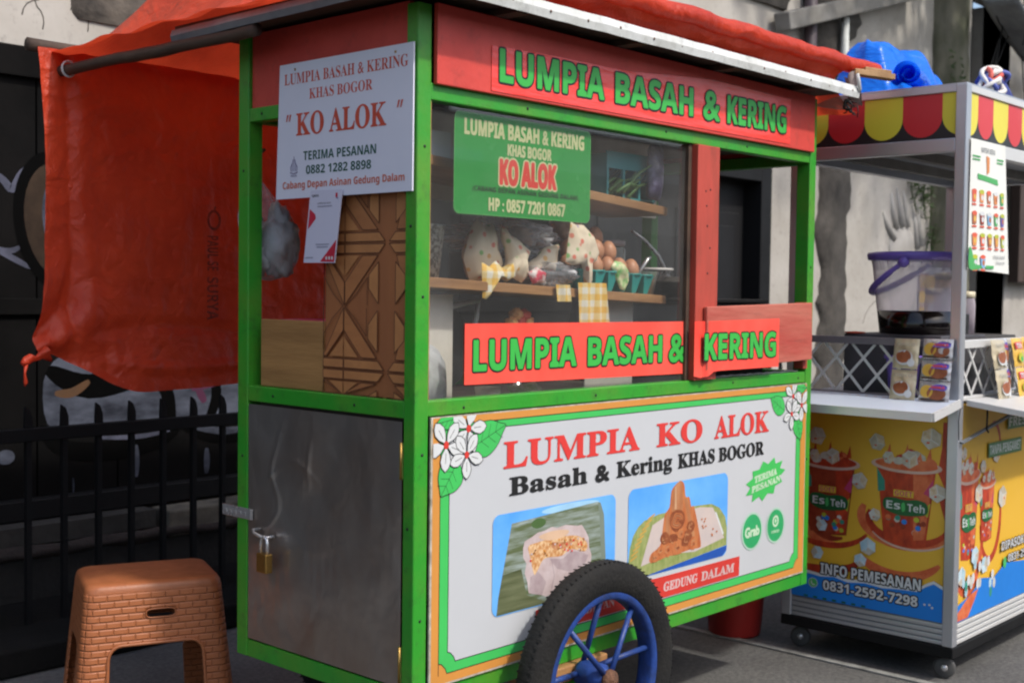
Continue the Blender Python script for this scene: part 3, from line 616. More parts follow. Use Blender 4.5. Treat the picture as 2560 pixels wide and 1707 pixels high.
# printed poster on the lower front
OR = mat('print_orange', (.62, .27, .055), .42, var=.05, bump=.05, bscale=7); GP = mat('print_frame_green', (.055, .50, .105), .42, var=.05, bump=.05, bscale=7); SKYB = mat('print_blue', (.08, .33, .80), .42, vscale=4, rgb2=(.18, .48, .86)); 
k = MB()
def wav(x, z): return -.0016*math.sin(x*7+z*3)*noise.noise(Vector((x*5, z*6, 2)))
def sheet(u, v): x = .046+1.616*u; z = .346+.592*v; return Vector((x, -.0045+.0000, z))
pst = thing('printed_poster', (.85, -.004, .346), 'big white spring roll poster with orange and green border on the cart front', 'poster')
k.box(.044, 1.664, -.0045, .0, .3455, .9395, mat('poster_edge', (.55, .50, .42), .6, rgb2=(.2, .17, .12), vscale=40)); k.build('backing', pst)
f = Flat('y', -.0046)
f.rect(.050, .350, 1.661, .937, OR); f.ring([(.073, .369), (.073, .921)], .002, PBLACK)
def notch(x0, z0, x1, z1, r):
    q = [(x0, z0+r), (x0+r*.35, z0+r*.9), (x0+r*.8, z0+r*.45), (x0+r, z0)]
    q += [(x1-r, z0), (x1-r*.8, z0+r*.45), (x1-r*.35, z0+r*.9), (x1, z0+r), (x1, z1), (x0, z1)]; return q
a_ = notch(.073, .3700, 1.630, .9205, .026); f.poly(a_, GP); f.ring(a_+[a_[0]], .0022, PBLACK)
a_ = notch(.101, .3925, 1.603, .904, .024); f.poly(a_, PWHITE); f.ring(a_+[a_[0]], .0022, PBLACK)
f.make('border_print', pst)
f = Flat('y', -.0055); f.clip = (.049, 1.662, .9375)
def flower(cx, cz, r, rot):
    for i in range(5):
        t = rot+i*2*math.pi/5; q = []
        for a, w_ in ((.12, .05), (.35, .20), (.62, .27), (.85, .18), (1.0, 0), (.85, -.18), (.62, -.27), (.35, -.20), (.12, -.05)): q.append((cx+r*(a*math.cos(t)-w_*math.sin(t)), cz+r*(a*math.sin(t)+w_*math.cos(t))))
        f.poly(q, PTXT); f.ring(q+[q[0]], .0018, PBLACK); f.ring([(cx+r*.3*math.cos(t), cz+r*.3*math.sin(t)), (cx+r*.68*math.cos(t), cz+r*.68*math.sin(t))], .0013, PBLACK)
    f.ell(cx, cz, r*.13, r*.15, PRED, 14)
def leaf(p0, p1, w_):
    p0 = Vector(p0); p1 = Vector(p1); e = p1-p0; n_ = Vector((-e.y, e.x))*w_
    q = [tuple(p0+e*a+n_*b) for a, b in ((0, 0), (.12, .34), (.35, .52), (.65, .42), (.88, .16), (1, 0), (.88, -.16), (.65, -.42), (.35, -.52), (.12, -.34))]
    f.blobp(q, GP, PBLACK, .0018); f.ring([tuple(p0), tuple(p1)], .0013, PBLACK)
    for a in (.3, .5, .7):
        for s_ in (1, -1): f.ring([tuple(p0+e*a), tuple(p0+e*(a+.14)+n_*.3*s_)], .001, PBLACK)
leaf((.165, .862), (.281, .908), .62); leaf((.125, .838), (.074, .765), .85); leaf((.128, .934), (.058, .925), .55)
flower(.158, .908, .058, 1.3); flower(.088, .877, .060, .9); flower(.152, .850, .055, 2.2)
f.make('flower_print', pst)
f = Flat('y', -.0055); f.clip = (.049, 1.662, .9375)
leaf((1.53, .862), (1.448, .903), .6); leaf((1.60, .84), (1.63, .765), .7); leaf((1.60, .93), (1.66, .925), .6)
flower(1.578, .903, .052, 1.3); flower(1.630, .873, .052, .9); flower(1.570, .850, .050, 2.2)
f.make('flower_print', pst)
f = Flat('y', -.0060)
LRED = mat('print_title_red', (.66, .045, .038), .42, var=.05); LIN = mat('print_title_inline', (.80, .30, .27), .42)
f.text(serif('LUMPIA'), .276, .806, .795, .868, LRED, grow=.0016).cut('lettering', pst); f.text(serif('KO'), .872, .806, 1.085, .868, LRED, grow=.0016).cut('lettering', pst); f.text(serif('ALOK'), 1.148, .806, 1.438, .868, LRED, grow=.0016).cut('lettering', pst)
f.text(serif('Basah'), .296, .742, .580, .783, PBLACK, grow=.0014).cut('lettering', pst); f.text(serif('&'), .615, .741, .668, .779, PBLACK, grow=.0026).cut('lettering', pst); f.text(serif('Kering'), .700, .731, .942, .783, PBLACK, grow=.0012).cut('lettering', pst); f.text(serif('KHAS BOGOR'), .972, .740, 1.412, .779, PBLACK, grow=.0012)
f.make('lettering', pst)
# picture of a wrapped roll on a leaf
f = Flat('y', -.0060); 
f.rect(.241, .466, .698, .702, SKYB, .022); f.ell(.52, .69, .11, .010, mat('print_pale_blue', (.35, .62, .85), .42), 24)
MA = mat('print_leaf_mat', (.10, .13, .055), .42, vscale=10, rgb2=(.32, .38, .36), stretch=(.7, 1, 7), thr=(.40, .66)); MD = mat('print_leaf_mat_dark', (.07, .085, .035), .42, vscale=9, rgb2=(.17, .19, .10), stretch=(.6, 1, 6))
f.poly([(.305, .676), (.621, .690), (.634, .686), (.648, .655), (.662, .500), (.655, .468), (.256, .468), (.262, .51)], MA)
f.poly([(.256, .468), (.262, .51), (.275, .56), (.34, .565), (.36, .50), (.44, .468)], MD); f.ell(.40, .665, .026, .012, mat('print_leaf_green', (.07, .14, .04), .45)); f.poly([(.625, .69), (.636, .686), (.650, .655), (.663, .50), (.645, .50), (.632, .65)], mat('print_leaf_edge', (.20, .25, .20), .42))
PINK = mat('print_rice_skin', (.46, .36, .35), .42, vscale=26, rgb2=(.58, .50, .50)); PNK2 = mat('print_rice_fold', (.34, .26, .27), .42, vscale=26, rgb2=(.48, .40, .40)); CRU = mat('print_crumbs', (.50, .22, .07), .42, vscale=110, rgb2=(.72, .50, .28), thr=(.4, .6))
f.poly([(.345, .612), (.351, .628), (.372, .634), (.397, .643), (.420, .644), (.448, .650), (.468, .645), (.50, .648), (.545, .640), (.562, .640), (.578, .622), (.590, .604), (.592, .580), (.602, .560), (.598, .535), (.575, .525), (.555, .510), (.520, .508), (.496, .498), (.455, .486), (.430, .484), (.415, .490), (.367, .503), (.362, .530), (.352, .552), (.358, .575), (.346, .590)], PINK)
f.poly([(.440, .574), (.490, .566), (.520, .580), (.560, .574), (.590, .560), (.575, .540), (.520, .530), (.470, .545)], PNK2); f.poly([(.367, .503), (.415, .490), (.43, .52), (.40, .55), (.372, .54)], PNK2); f.poly([(.540, .600), (.585, .600), (.588, .575), (.56, .580)], PNK2); f.ring([(.45, .565), (.46, .53), (.45, .50)], .003, PNK2); f.ring([(.56, .57), (.55, .54), (.53, .515)], .003, PNK2)
f.blobp([(.363, .613), (.388, .619), (.463, .622), (.542, .616), (.584, .592), (.575, .572), (.52, .586), (.485, .574), (.423, .577), (.398, .552), (.385, .545), (.372, .584)], CRU)
f.blobp([(.40, .632), (.45, .640), (.51, .634), (.50, .622), (.44, .618)], mat('print_pastry_edge', (.66, .45, .30), .42)); f.blobp([(.45, .612), (.50, .606), (.54, .61), (.50, .592), (.455, .596)], mat('print_meat', (.42, .15, .07), .42, vscale=90, rgb2=(.60, .34, .16)))
random.seed(3)
for i in range(46): a = random.uniform(.37, .578); f.ell(a, .604+random.uniform(-.018, .012)-abs(a-.47)*.10, .0035, .0028, random.choice([LRED, PINK, OR, mat('print_bean', (.30, .13, .04), .45)]), 7)
f.make('food_picture', pst)
# picture of fried rolls in a basket
f = Flat('y', -.0060); 
f.rect(.752, .467, 1.222, .705, SKYB, .024); f.poly([(.80, .4675), (1.20, .4675), (1.221, .482), (1.221, .495)], mat('print_royal_blue', (.015, .09, .42), .42))
BA = mat('print_basket', (.20, .26, .07), .42, vscale=60, rgb2=(.38, .40, .16), stretch=(1, 1, .5)); BO = mat('print_basket_rim', (.55, .33, .07), .42)
f.poly([(.752, .500), (.760, .55), (.774, .582), (.795, .603), (.821, .616), (.888, .626), (1.056, .628), (1.139, .624), (1.18, .608), (1.211, .578), (1.2205, .545), (1.2205, .496), (.83, .4685), (.778, .4685), (.756, .478)], BA)
for i in range(9):
    t = i/8; a = .762+.075*t**1.4; b_ = .515+.10*t; f.poly([(a, b_), (a+.030, b_+.010), (a+.032, b_+.016), (a+.002, b_+.006)], BO)
f.poly([(.809, .497), (.858, .600), (.913, .615), (1.077, .622), (1.146, .613), (1.206, .519), (1.06, .500), (.93, .512)], mat('print_paper', (.50, .44, .42), .42, vscale=8, rgb2=(.62, .50, .44)))
f.poly([(1.155, .600), (1.165, .596), (1.204, .532), (1.198, .528)], PTXT)
RO = [mat('print_roll_a', (.40, .10, .03), .42, vscale=34, rgb2=(.56, .22, .08), stretch=(1, 1, .35)), mat('print_roll_b', (.19, .045, .016), .42, vscale=60, rgb2=(.32, .10, .035)), mat('print_roll_c', (.50, .24, .11), .42, vscale=26, rgb2=(.33, .11, .04), stretch=(1, 1, .35))]
def roll(x0, z0, x1, z1, w_, m_, endm):
    a = Vector((x0, z0)); b__ = Vector((x1, z1)); e = (b__-a).normalized(); n_ = Vector((-e.y, e.x))*w_
    f.poly([tuple(a+n_), tuple(a+n_*.7-e*w_*.5), tuple(a-n_*.7-e*w_*.5), tuple(a-n_), tuple(b__-n_), tuple(b__-n_*.6+e*w_*.4), tuple(b__+n_*.6+e*w_*.4), tuple(b__+n_)], m_)
    f.ell(a.x, a.y, w_*1.02, w_*.85, endm, 20); f.ell(a.x, a.y, w_*.6, w_*.5, RO[1], 16); f.ell(a.x, a.y, w_*.28, w_*.25, RO[2], 10)
f.blobp([(.968, .700), (.985, .705), (1.002, .694), (1.010, .660), (1.028, .655), (1.038, .628), (1.054, .622), (1.088, .522), (1.075, .508), (1.04, .510), (.968, .505), (.93, .506), (.862, .499), (.846, .508), (.856, .525), (.893, .540), (.903, .575), (.913, .620), (.935, .640), (.943, .682)], RO[0])
f.blobp([(.955, .690), (.975, .703), (.990, .696), (.998, .640), (.990, .620), (.950, .622), (.945, .65)], RO[2]); f.poly([(1.002, .655), (1.020, .652), (1.058, .545), (1.040, .540)], RO[2]); f.poly([(1.030, .640), (1.045, .620), (1.078, .535), (1.066, .532)], RO[0]); f.poly([(.918, .615), (.932, .625), (.940, .560), (.920, .545)], RO[2]); f.poly([(.958, .690), (.966, .694), (.968, .630), (.958, .630)], mat('print_pastry_light', (.62, .36, .20), .42))
f.blobp([(.940, .618), (.972, .628), (1.000, .618), (1.008, .596), (.992, .574), (.962, .568), (.938, .590)], RO[1])
for i in range(3): f.ring([(.972+(.024-.007*i)*math.cos(t)+.004*math.sin(3*t), .598+(.020-.006*i)*math.sin(t)) for t in [2*math.pi*q_/14*(.9) for q_ in range(15)]], .0032, RO[0] if i != 1 else RO[2])
random.seed(21)
for cx, cz, r in ((.915, .555, .022), (.955, .548, .024), (.930, .525, .022), (.975, .525, .026), (1.015, .545, .027), (1.050, .525, .022), (1.035, .575, .020), (.872, .512, .017), (.895, .528, .016), (.99, .56, .018)):
    q = [(cx+r*random.uniform(.75, 1.15)*math.cos(t), cz+r*.85*random.uniform(.75, 1.15)*math.sin(t)) for t in [2*math.pi*k_/8 for k_ in range(8)]]
    f.blobp(q, RO[1] if random.random() < .55 else RO[0]); f.ring([(cx+r*.55*math.cos(t), cz+r*.45*math.sin(t)) for t in [random.uniform(0, 3)+.5*k_ for k_ in range(8)]], .0028, RO[2]); f.ell(cx+r*.1, cz-r*.1, r*.25, r*.2, RO[1], 7)
for i in range(10): f.ell(random.uniform(1.08, 1.17), random.uniform(.52, .59), .004, .003, RO[0], 6)
f.make('food_picture', pst)
f = Flat('y', -.0060); f.poly([(.392, .396), (1.290, .397), (1.2915, .453), (.394, .457)], PRED)
RW = mat('print_ribbon_text', (.66, .48, .47), .42); f.text(serif('CABANG'), .41, .413, .56, .437, RW); f.text(serif('DEPAN'), .585, .413, .700, .437, RW); f.text(serif('ASINAN'), .725, .413, .867, .437, RW); f.text(serif('GEDUNG'), .915, .413, 1.075, .437, RW, grow=.001, shear=.12); f.text(serif('DALAM'), 1.095, .413, 1.262, .437, RW, grow=.001, shear=.12)
f.make('ribbon_print', pst)
f = Flat('y', -.0060); q = []
for i in range(22):
    t = 2*math.pi*i/22; rr = 1 if i % 2 == 0 else .74; q.append((1.428+.112*rr*math.cos(t)*1.02, .662+.060*rr*math.sin(t)+.02*rr*math.cos(t)))
f.poly(q, GP); TW = mat('print_badge_text', (.55, .72, .52), .42); f.text(serif('TERIMA'), 1.365, .666, 1.492, .684, TW, grow=.0012, rot=.12, shear=.2); f.text(serif('PESANAN'), 1.350, .640, 1.512, .658, TW, grow=.0012, rot=.12, shear=.2); f.make('burst_badge', pst)
HALO = mat('print_halo', (.42, .62, .50), .42); BG = mat('print_badge_green', (.03, .38, .13), .42)
f = Flat('y', -.0060); f.ell(1.357, .517, .058, .056, HALO); f.ell(1.357, .517, .051, .050, BG); f.text('Grab', 1.320, .502, 1.396, .530, TW, grow=.002, rot=.03); f.make('round_badge', pst)
f = Flat('y', -.0060); f.ell(1.490, .517, .054, .054, HALO); f.ell(1.490, .517, .047, .048, BG); f.ell(1.490, .530, .018, .018, TW, 20); f.ell(1.490, .530, .011, .011, BG, 16); f.ell(1.490, .531, .005, .007, TW, 12); f.text(sans('FOOD'), 1.468, .494, 1.512, .503, TW); f.make('round_badge', pst)

# ------------------------------------------------------------------ orange tarpaulin and its poles
def tarp_material():
    m = bpy.data.materials.new('orange_tarpaulin'); m.use_nodes = True; nt = m.node_tree; N = nt.nodes; K = nt.links; p = N['Principled BSDF']; MATS['tarp'] = m
    tc = N.new('ShaderNodeTexCoord'); n1 = N.new('ShaderNodeTexNoise'); n1.inputs['Scale'].default_value = 5; n1.inputs['Detail'].default_value = 8; n1.inputs['Roughness'].default_value = .65; K.new(tc.outputs['Object'], n1.inputs[0])
    r = N.new('ShaderNodeValToRGB'); r.color_ramp.elements[0].color = (.76, .078, .027, 1); r.color_ramp.elements[1].color = (.58, .050, .020, 1); r.color_ramp.elements[0].position = .35; r.color_ramp.elements[1].position = .7; K.new(n1.outputs[0], r.inputs[0]); K.new(r.outputs[0], p.inputs['Base Color'])
    p.inputs['Roughness'].default_value = .42
    wv = N.new('ShaderNodeTexNoise'); wv.inputs['Scale'].default_value = 14; wv.inputs['Detail'].default_value = 4; wv.inputs['Distortion'].default_value = 1.2; K.new(tc.outputs['Object'], wv.inputs[0])
    fi = N.new('ShaderNodeTexNoise'); fi.inputs['Scale'].default_value = 260; K.new(tc.outputs['Object'], fi.inputs[0])
    rg = N.new('ShaderNodeTexNoise'); rg.inputs['Scale'].default_value = 4.5; rg.inputs['Detail'].default_value = 5; rg.inputs['Distortion'].default_value = .8; K.new(tc.outputs['Object'], rg.inputs[0])
    r1_ = N.new('ShaderNodeMath'); r1_.operation = 'SUBTRACT'; r1_.inputs[1].default_value = .5; K.new(rg.outputs[0], r1_.inputs[0]); r2q = N.new('ShaderNodeMath'); r2q.operation = 'ABSOLUTE'; K.new(r1_.outputs[0], r2q.inputs[0])
    r3q = N.new('ShaderNodeMath'); r3q.operation = 'MULTIPLY_ADD'; r3q.inputs[1].default_value = -3.0; K.new(r2q.outputs[0], r3q.inputs[0]); K.new(wv.outputs[0], r3q.inputs[2])
    ad = N.new('ShaderNodeMath'); ad.operation = 'MULTIPLY_ADD'; ad.inputs[1].default_value = .12; K.new(fi.outputs[0], ad.inputs[0]); K.new(r3q.outputs[0], ad.inputs[2])
    b = N.new('ShaderNodeBump'); b.inputs['Strength'].default_value = .7; b.inputs['Distance'].default_value = .014; K.new(ad.outputs[0], b.inputs['Height']); K.new(b.outputs[0], p.inputs['Normal'])
    tl = N.new('ShaderNodeBsdfTranslucent'); K.new(r.outputs[0], tl.inputs[0]); mx = N.new('ShaderNodeMixShader'); mx.inputs[0].default_value = .38
    K.new(p.outputs[0], mx.inputs[1]); K.new(tl.outputs[0], mx.inputs[2]); K.new(mx.outputs[0], N['Material Output'].inputs[0]); return m
TARP = tarp_material()
def sm(t): t = max(0, min(1, t)); return t*t*(3-2*t)
tp = thing('tarpaulin', (.9, .6, 1.85), 'big orange tarpaulin over the green cart roof and hanging down behind the stool', 'tarpaulin')
k = MB()
def cover(u, v):
    x = -.135+2.05*u; y = 1.375-1.40*v
    ex = sm((x+.135)/.26); ey = sm((1.375-y)/.32); ef = sm((y+.03)/.25)
    z = 1.852+(.165+.05*ef)*(1-.72*sm((x-.25)/.5))*ex*ey+.02*ey*(1-ex)*.3+.008*noise.noise(Vector((x*5, y*5, 0)))*ex+.005*noise.noise(Vector((x*17, y*13, 5)))
    z += (.11-.06*ef)*(1-ef)*0
    if x > 1.65: z -= .10*sm((x-1.65)/.26)
    z += .006*math.sin(26*y+4*x)*math.exp(-((x+.08)/.10)**2)*ey
    return Vector((x+.006*noise.noise(Vector((y*9, 3, x*4))), y, z))
k.grid(cover, 130, 90, TARP); k.build('cover_sheet', tp)
k = MB()   # front apron between rolled edge and roof
k.grid(lambda u, v: Vector((-.05+1.83*u-.05*v, -.060+.070*v+.016*noise.noise(Vector((u*14, v*2, 0))), 1.925-.074*v+.004*noise.noise(Vector((u*30, v*4, 1))))), 120, 10, TARP); k.build('front_apron', tp)
k = MB(); pts = [(-.10+2.085*i/60, -.062+.003*math.sin(i*.6), 1.936+.0025*math.sin(i*.9)) for i in range(61)]
k.tube(pts, [.0235+.003*noise.noise(Vector((i*.7, 0, 0))) for i in range(59)]+[.024, .012], TARP, n=18, jit=.10); k.build('rolled_edge', tp)
k = MB()
def curtain(u, v):
    s_ = u; zt = 1.862; x0 = -.172; x1 = .93
    zb = 1.035-.118*sm(s_/.30)-.012*math.sin(s_*5)+.02*sm((s_-.55)/.45)
    z = zt+(zb-zt)*v
    edge = .018*math.sin(v*3.1)*(1-s_)-.012*sm((v-.75)/.25)*(1-s_)
    x = x0+(x1-x0)*s_+edge
    kx, kz = x+.215, z-1.015; rr = math.hypot(kx, kz)+1e-4; an = math.atan2(kz, kx)
    d = .030*math.sin(an*6.5+1.0+2*noise.noise(Vector((rr*3, an, 0))))*math.exp(-rr/.28)*min(1, rr/.08)
    d += .011*math.exp(-((x+.09-.02*v)/.018)**2)-.010*math.exp(-((x+.045-.03*v)/.03)**2)
    d += .006*(1-abs(noise.noise(Vector((x*6+z*3, z*5-x*2, 8))))*3)*(.3+.7*sm(1-(z-.92)/.5)) + .012*noise.noise(Vector((x*7, z*1.6, 2)))+.005*noise.noise(Vector((x*20, z*4, 6)))+.0025*noise.noise(Vector((x*40, z*24, 6)))
    d += .020*math.exp(-((z-1.08-.10*math.exp(-x*6)*0-.02*math.sin(x*7))/.022)**2)*sm((x+.1)/.2)*.6-.012*math.exp(-((z-1.00+.03*math.sin(x*5))/.018)**2)*sm((x+.1)/.3)
    return Vector((x, 1.322+d, z))
k.grid(curtain, 190, 190, TARP); cu = k.build('curtain', tp)
k = MB(); k.tube([(-.155, 1.32, 1.03), (-.172, 1.318, 1.022), (-.183, 1.316, 1.014), (-.200, 1.314, 1.016), (-.214, 1.312, 1.008), (-.226, 1.31, 1.0)], [.026, .010, .006, .012, .012, .006], TARP, n=12, jit=.5)
k.tube([(-.214, 1.312, 1.0), (-.219, 1.31, .975), (-.216, 1.31, .95), (-.219, 1.31, .94)], [.006, .003, .006, .002], TARP, n=7, jit=.4); k.build('corner_knot', tp)
INK = mat('faded_black_stamp', (.12, .018, .010), .6, vscale=60, rgb2=(.32, .04, .018), thr=(.38, .62))
f = Flat('y', 1.302, warp=lambda a, b: .010*noise.noise(Vector((a*7, b*1.6, 2)))-.004)
# stamp on the curtain: a ring and a rotated run of letters
def vtext(t, xa, xb, za, zb):
    vs, fs = glyphs(t); d = f.nxt(); f.mb.add([f.P(xa+q*(xb-xa), zb-(zb-za)*p_, d) for p_, q in vs], fs, INK)
q = [(.375+.021*math.cos(t), 1.418+.027*math.sin(t)) for t in [2*math.pi*i/20 for i in range(21)]]; f.ring(q, .008, INK); f.ring([(.375, 1.444), (.380, 1.458)], .006, INK); f.cut('stamp', cu)
vtext(sans('PAUL SE'), .351, .391, 1.265, 1.370); f.cut('stamp', cu); vtext(sans('SURYA'), .350, .390, 1.115, 1.245)
f.make('stamp', cu)
def pole(name, a, b, r, m, label, jit=.1, n=10, extra=None):
    k = MB(); N_ = 24; a = Vector(a); b = Vector(b); k.tube([a.lerp(b, i/N_)+Vector((0, 0, .003*noise.noise(Vector((i*.5, r*99, 0))))) for i in range(N_+1)], r, m, n=n, jit=jit); return tag(k.build(name), label, 'pole')
pole('wooden_pole', (-.085, .45, 1.806), (-.105, 1.335, 1.806), .0155, DWOOD, 'brown wooden pole reaching back from under the cart roof to the tarpaulin')
pole('crossbar', (-.192, 1.345, 1.868), (1.25, 1.345, 1.868), .019, DWOOD, 'dark crossbar with sawn end holding up the back of the orange tarpaulin')
k = MB(); k.tube([(-.104+.019*math.cos(t), 1.285, 1.806+.021*math.sin(t)) for t in [2*math.pi*i/16 for i in range(17)]], .003, mat('white_cord', (.6, .6, .58), .7)); tag(k.build('cord_tie'), 'white cord tied round the brown wooden pole end', 'cord')
k = MB(); M = Matrix.Translation((1.83, -.105, 1.905)) @ Matrix.Rotation(R(4), 4, 'Y') @ Matrix.Rotation(R(-30), 4, 'Z'); k.box(-.06, .085, -.016, .016, -.009, .009, LWOOD, M); k.box(-.02, .075, -.010, .022, .0095, .020, LWOOD, M)
tag(k.build('wood_stick', bevel=.002), 'short pale sawn stick poking out at the right end of the tarpaulin roll', 'stick')
k = MB(); k.grid(lambda u, v: Vector((1.765+.035*v+.012*math.sin(u*9), -.10+.05*u, 1.90-.085*v+.01*math.sin(u*6+v*4))), 8, 12, mat('dirty_cloth_strip', (.42, .33, .31), .8, rgb2=(.25, .2, .18)))
k.tube([(1.745, -.108, 1.895), (1.748, -.112, 1.872), (1.760, -.11, 1.850), (1.772, -.10, 1.842)], .006, mat('white_cord'), n=8)
tag(k.build('rag_tie'), 'dirty rag and cord tied at the right corner of the cart roof', 'rag')
k = MB(); random.seed(5)
for i in range(7):
    p = Vector((1.72, -.09, 1.815)); pts = [p]
    for j in range(6): p = p+Vector((random.uniform(-.005, .022), random.uniform(-.01, .01), random.uniform(-.012, .004))); pts.append(p)
    k.tube(pts, .0022, VOID, n=5)
k.tube([(1.765, -.10, 1.80), (1.772, -.10, 1.785), (1.768, -.10, 1.765)], .0018, VOID, n=5)
tag(k.build('wire_scrap'), 'frayed black wire scraps dangling under the right roof corner', 'wire')

# ------------------------------------------------------------------ signs and banners on the cart
CRM = mat('sign_board_white', (.68, .70, .80), .4, var=.03, vscale=3); SRED = mat('sign_red', (.60, .070, .035), .45); SOR = mat('sign_orange', (.66, .13, .05), .45); SDG = mat('sign_dark_green', (.012, .10, .07), .45); SPU = mat('sign_purple', (.16, .13, .30), .5)
ws = thing('paper_sign', (-.008, .24, 1.424), 'white board sign lettered in red and green on the left side of the cart', 'sign')
k = MB(); k.add([(-.006, .479, 1.424), (-.006, .007, 1.424), (-.006, .006, 1.737), (-.006, .466, 1.737)], [(0, 1, 2, 3)], CRM); o = k.build('board', ws); md = o.modifiers.new('s', 'SOLIDIFY'); md.thickness = .004; md.offset = 0
f = Flat('x', -.0085)
f.text(serif('LUMPIA BASAH & KERING'), .448, 1.688, .022, 1.714, SRED).cut('lettering', ws); f.text(serif('KHAS BOGOR'), .355, 1.649, .136, 1.673, SRED).cut('lettering', ws)
f.text(serif('KO ALOK'), .402, 1.568, .090, 1.620, SRED, grow=.0008).cut('lettering', ws)
for y in (.437, .427, .052, .042):
    f.poly([(y, 1.619), (y-.006, 1.619), (y+.000, 1.603), (y+.004, 1.603)], SRED)
    if y in (.427, .042): f.cut('quote_mark', ws)
f.text(sans('TERIMA PESANAN'), .375, 1.510, .122, 1.531, SDG); f.text(sans('0882 1282 8898'), .365, 1.478, .138, 1.498, SDG).cut('lettering', ws)
f.text(sans('Cabang Depan Asinan Gedung Dalam'), .452, 1.4415, .030, 1.464, SOR).cut('lettering', ws)
for dy, h in ((0, .034), (-.006, .027), (.006, .027), (-.011, .018), (.011, .018)): f.ring([(.410+dy, 1.487), (.410+dy*1.15, 1.487+h*.5), (.410+dy*.55, 1.487+h)], .0018, SPU)
f.ring([(.396, 1.484), (.410, 1.481), (.424, 1.484)], .002, SPU); f.text(sans('HALAL'), .422, 1.4745, .398, 1.4785, SPU)
f.make('emblem_print', ws)
k = MB()
for y in (.408, .062): k.lathe([(0, .002), (.003, .001), (.003, 0)], BRASS, (-.0082, y, 1.722), (-1, 0, 0), 10)
k.build('nail', ws)['kind'] = 'stuff'
qs = thing('payment_card', (-.014, .30, 1.273), 'small white payment card with red corners taped under the white sign', 'card')
MC = Matrix.Identity(4)
k = MB(); k.add([(-.0125, .366, 1.274), (-.0125, .254, 1.273), (-.0125, .229, 1.437), (-.0125, .342, 1.4385)], [(0, 1, 2, 3)], mat('card_white', (.60, .60, .72), .35, var=.02)); o = k.build('card', qs); md = o.modifiers.new('s', 'SOLIDIFY'); md.thickness = .0015; md.offset = 0
f = Flat('x', -.0136); CR_ = mat('card_crimson', (.58, .022, .055), .4)
f.poly([(.344, 1.397), (.3505, 1.350), (.322, 1.374), (.324, 1.384)], CR_); f.cut('corner_print', qs); f.poly([(.306, 1.276), (.256, 1.275), (.2483, 1.3255)], CR_)
f.cut('corner_print', qs); f.text(sans('QRIS'), .336, 1.4225, .312, 1.4285, PBLACK); f.text('LUMPIA KO ALOK', .316, 1.4065, .268, 1.410, PBLACK); f.rect(.252, 1.420, .245, 1.430, CR_); f.rect(.250, 1.417, .243, 1.4195, SPU)
for a, b_, w_ in ((.290, 1.400, .026), (.298, 1.314, .024), (.298, 1.308, .02), (.345, 1.284, .014)): f.rect(a+w_, b_, a-w_, b_+.0025, mat('card_grey_print', (.30, .30, .40), .5))
for a in (.283, .273, .263): f.ell(a, 1.284, .0032, .0042, PTXT, 14)
f.make('print', qs)
# green sticker sign behind the top of the glass
gs = thing('green_sign', (.354, .017, 1.386), 'green rounded sign with cream and red lettering on the glass pane', 'sign')
GS = mat('sticker_green', (.022, .26, .045), .25, var=.12, vscale=2, rgb2=(.035, .34, .06)); CRE = mat('sticker_cream', (.62, .64, .34), .4); SK = mat('sticker_black', (.004, .03, .004), .4)
f = Flat('y', .0244); f.da = .020; f.rect(.1135, 1.3855, .5925, 1.6125, mat('sticker_rim', (.10, .42, .10), .3), .016); f.rect(.1155, 1.3875, .5905, 1.6105, GS, .015); f.make('panel', gs)
f = Flat('y', .0240); f.da = .020
f.text(sans('LUMPIA BASAH & KERING'), .146, 1.563, .565, 1.598, CRE, grow=.0012, shear=.0); f.text(sans('KHAS BOGOR'), .288, 1.527, .442, 1.553, CRE, grow=.001); f.text(sans('KO ALOK'), .263, 1.460, .460, 1.516, mat('sticker_red', (.75, .06, .04), .4), outline=CRE, ow=.004, grow=.003)
f.text(sans('(CABANG DEPAN ASINAN GEDUNG DALAM)'), .172, 1.436, .545, 1.451, SK); f.text(sans('HP : 0857 7201 0867'), .226, 1.397, .495, 1.426, CRE, grow=.001)
f.make('lettering', gs)
# the two red banners
def banner_sheet(k, ax0, ax1, z0, z1, y, m, amp=.003, seed=0, n=60):
    k.grid(lambda u, v: Vector((ax0+(ax1-ax0)*u, y-amp*(1.2+noise.noise(Vector((u*9, v*2.5, seed)))), z0+(z1-z0)*v+.0015*noise.noise(Vector((u*12, seed, v))))), n, 10, m)
tb = thing('long_banner', (.87, -.015, 1.663), 'long crinkled red banner with green words along the top board of the cart', 'banner')
k = MB()
def bs(u, v): x = .212+1.303*u; zt = 1.760+.041*sm(u/.9)+.004*math.sin(u*12); zb = 1.660+.004*u; cr_ = .0006*(1+noise.noise(Vector((u*22, v*3, 1)))); return Vector((x, -.0122-cr_, zb+(zt-zb)*v))
k.grid(bs, 180, 14, VRED); k.build('sheet', tb)
f = Flat('y', -.0137); f.da = -.011
w_ = [('LUMPIA', .250, .625), ('BASAH', .672, 1.010), ('&', 1.062, 1.140), ('KERING', 1.180, 1.497)]
for t, a, b_ in w_:
    u = ((a+b_)/2-.25)/1.25; f.text(sans(t), a, 1.684+.010*u, b_, 1.756+.014*u, PGREEN, outline=PBLACK, ow=.0042, grow=.0018 if t != '&' else .003, rot=.010).cut('lettering', tb)
lb = thing('long_banner', (.59, .015, 1.003), 'smooth red banner with green words along the bottom of the glass', 'banner')
k = MB(); k.grid(lambda u, v: Vector((.167+.882*u-.018*sm((u-.9)/.1)*0, .0178, (1.003-.009*u)+(.1375+.0055*u)*v)), 20, 4, VREDB); k.build('sheet', lb)
f = Flat('y', .0172); f.da = .014
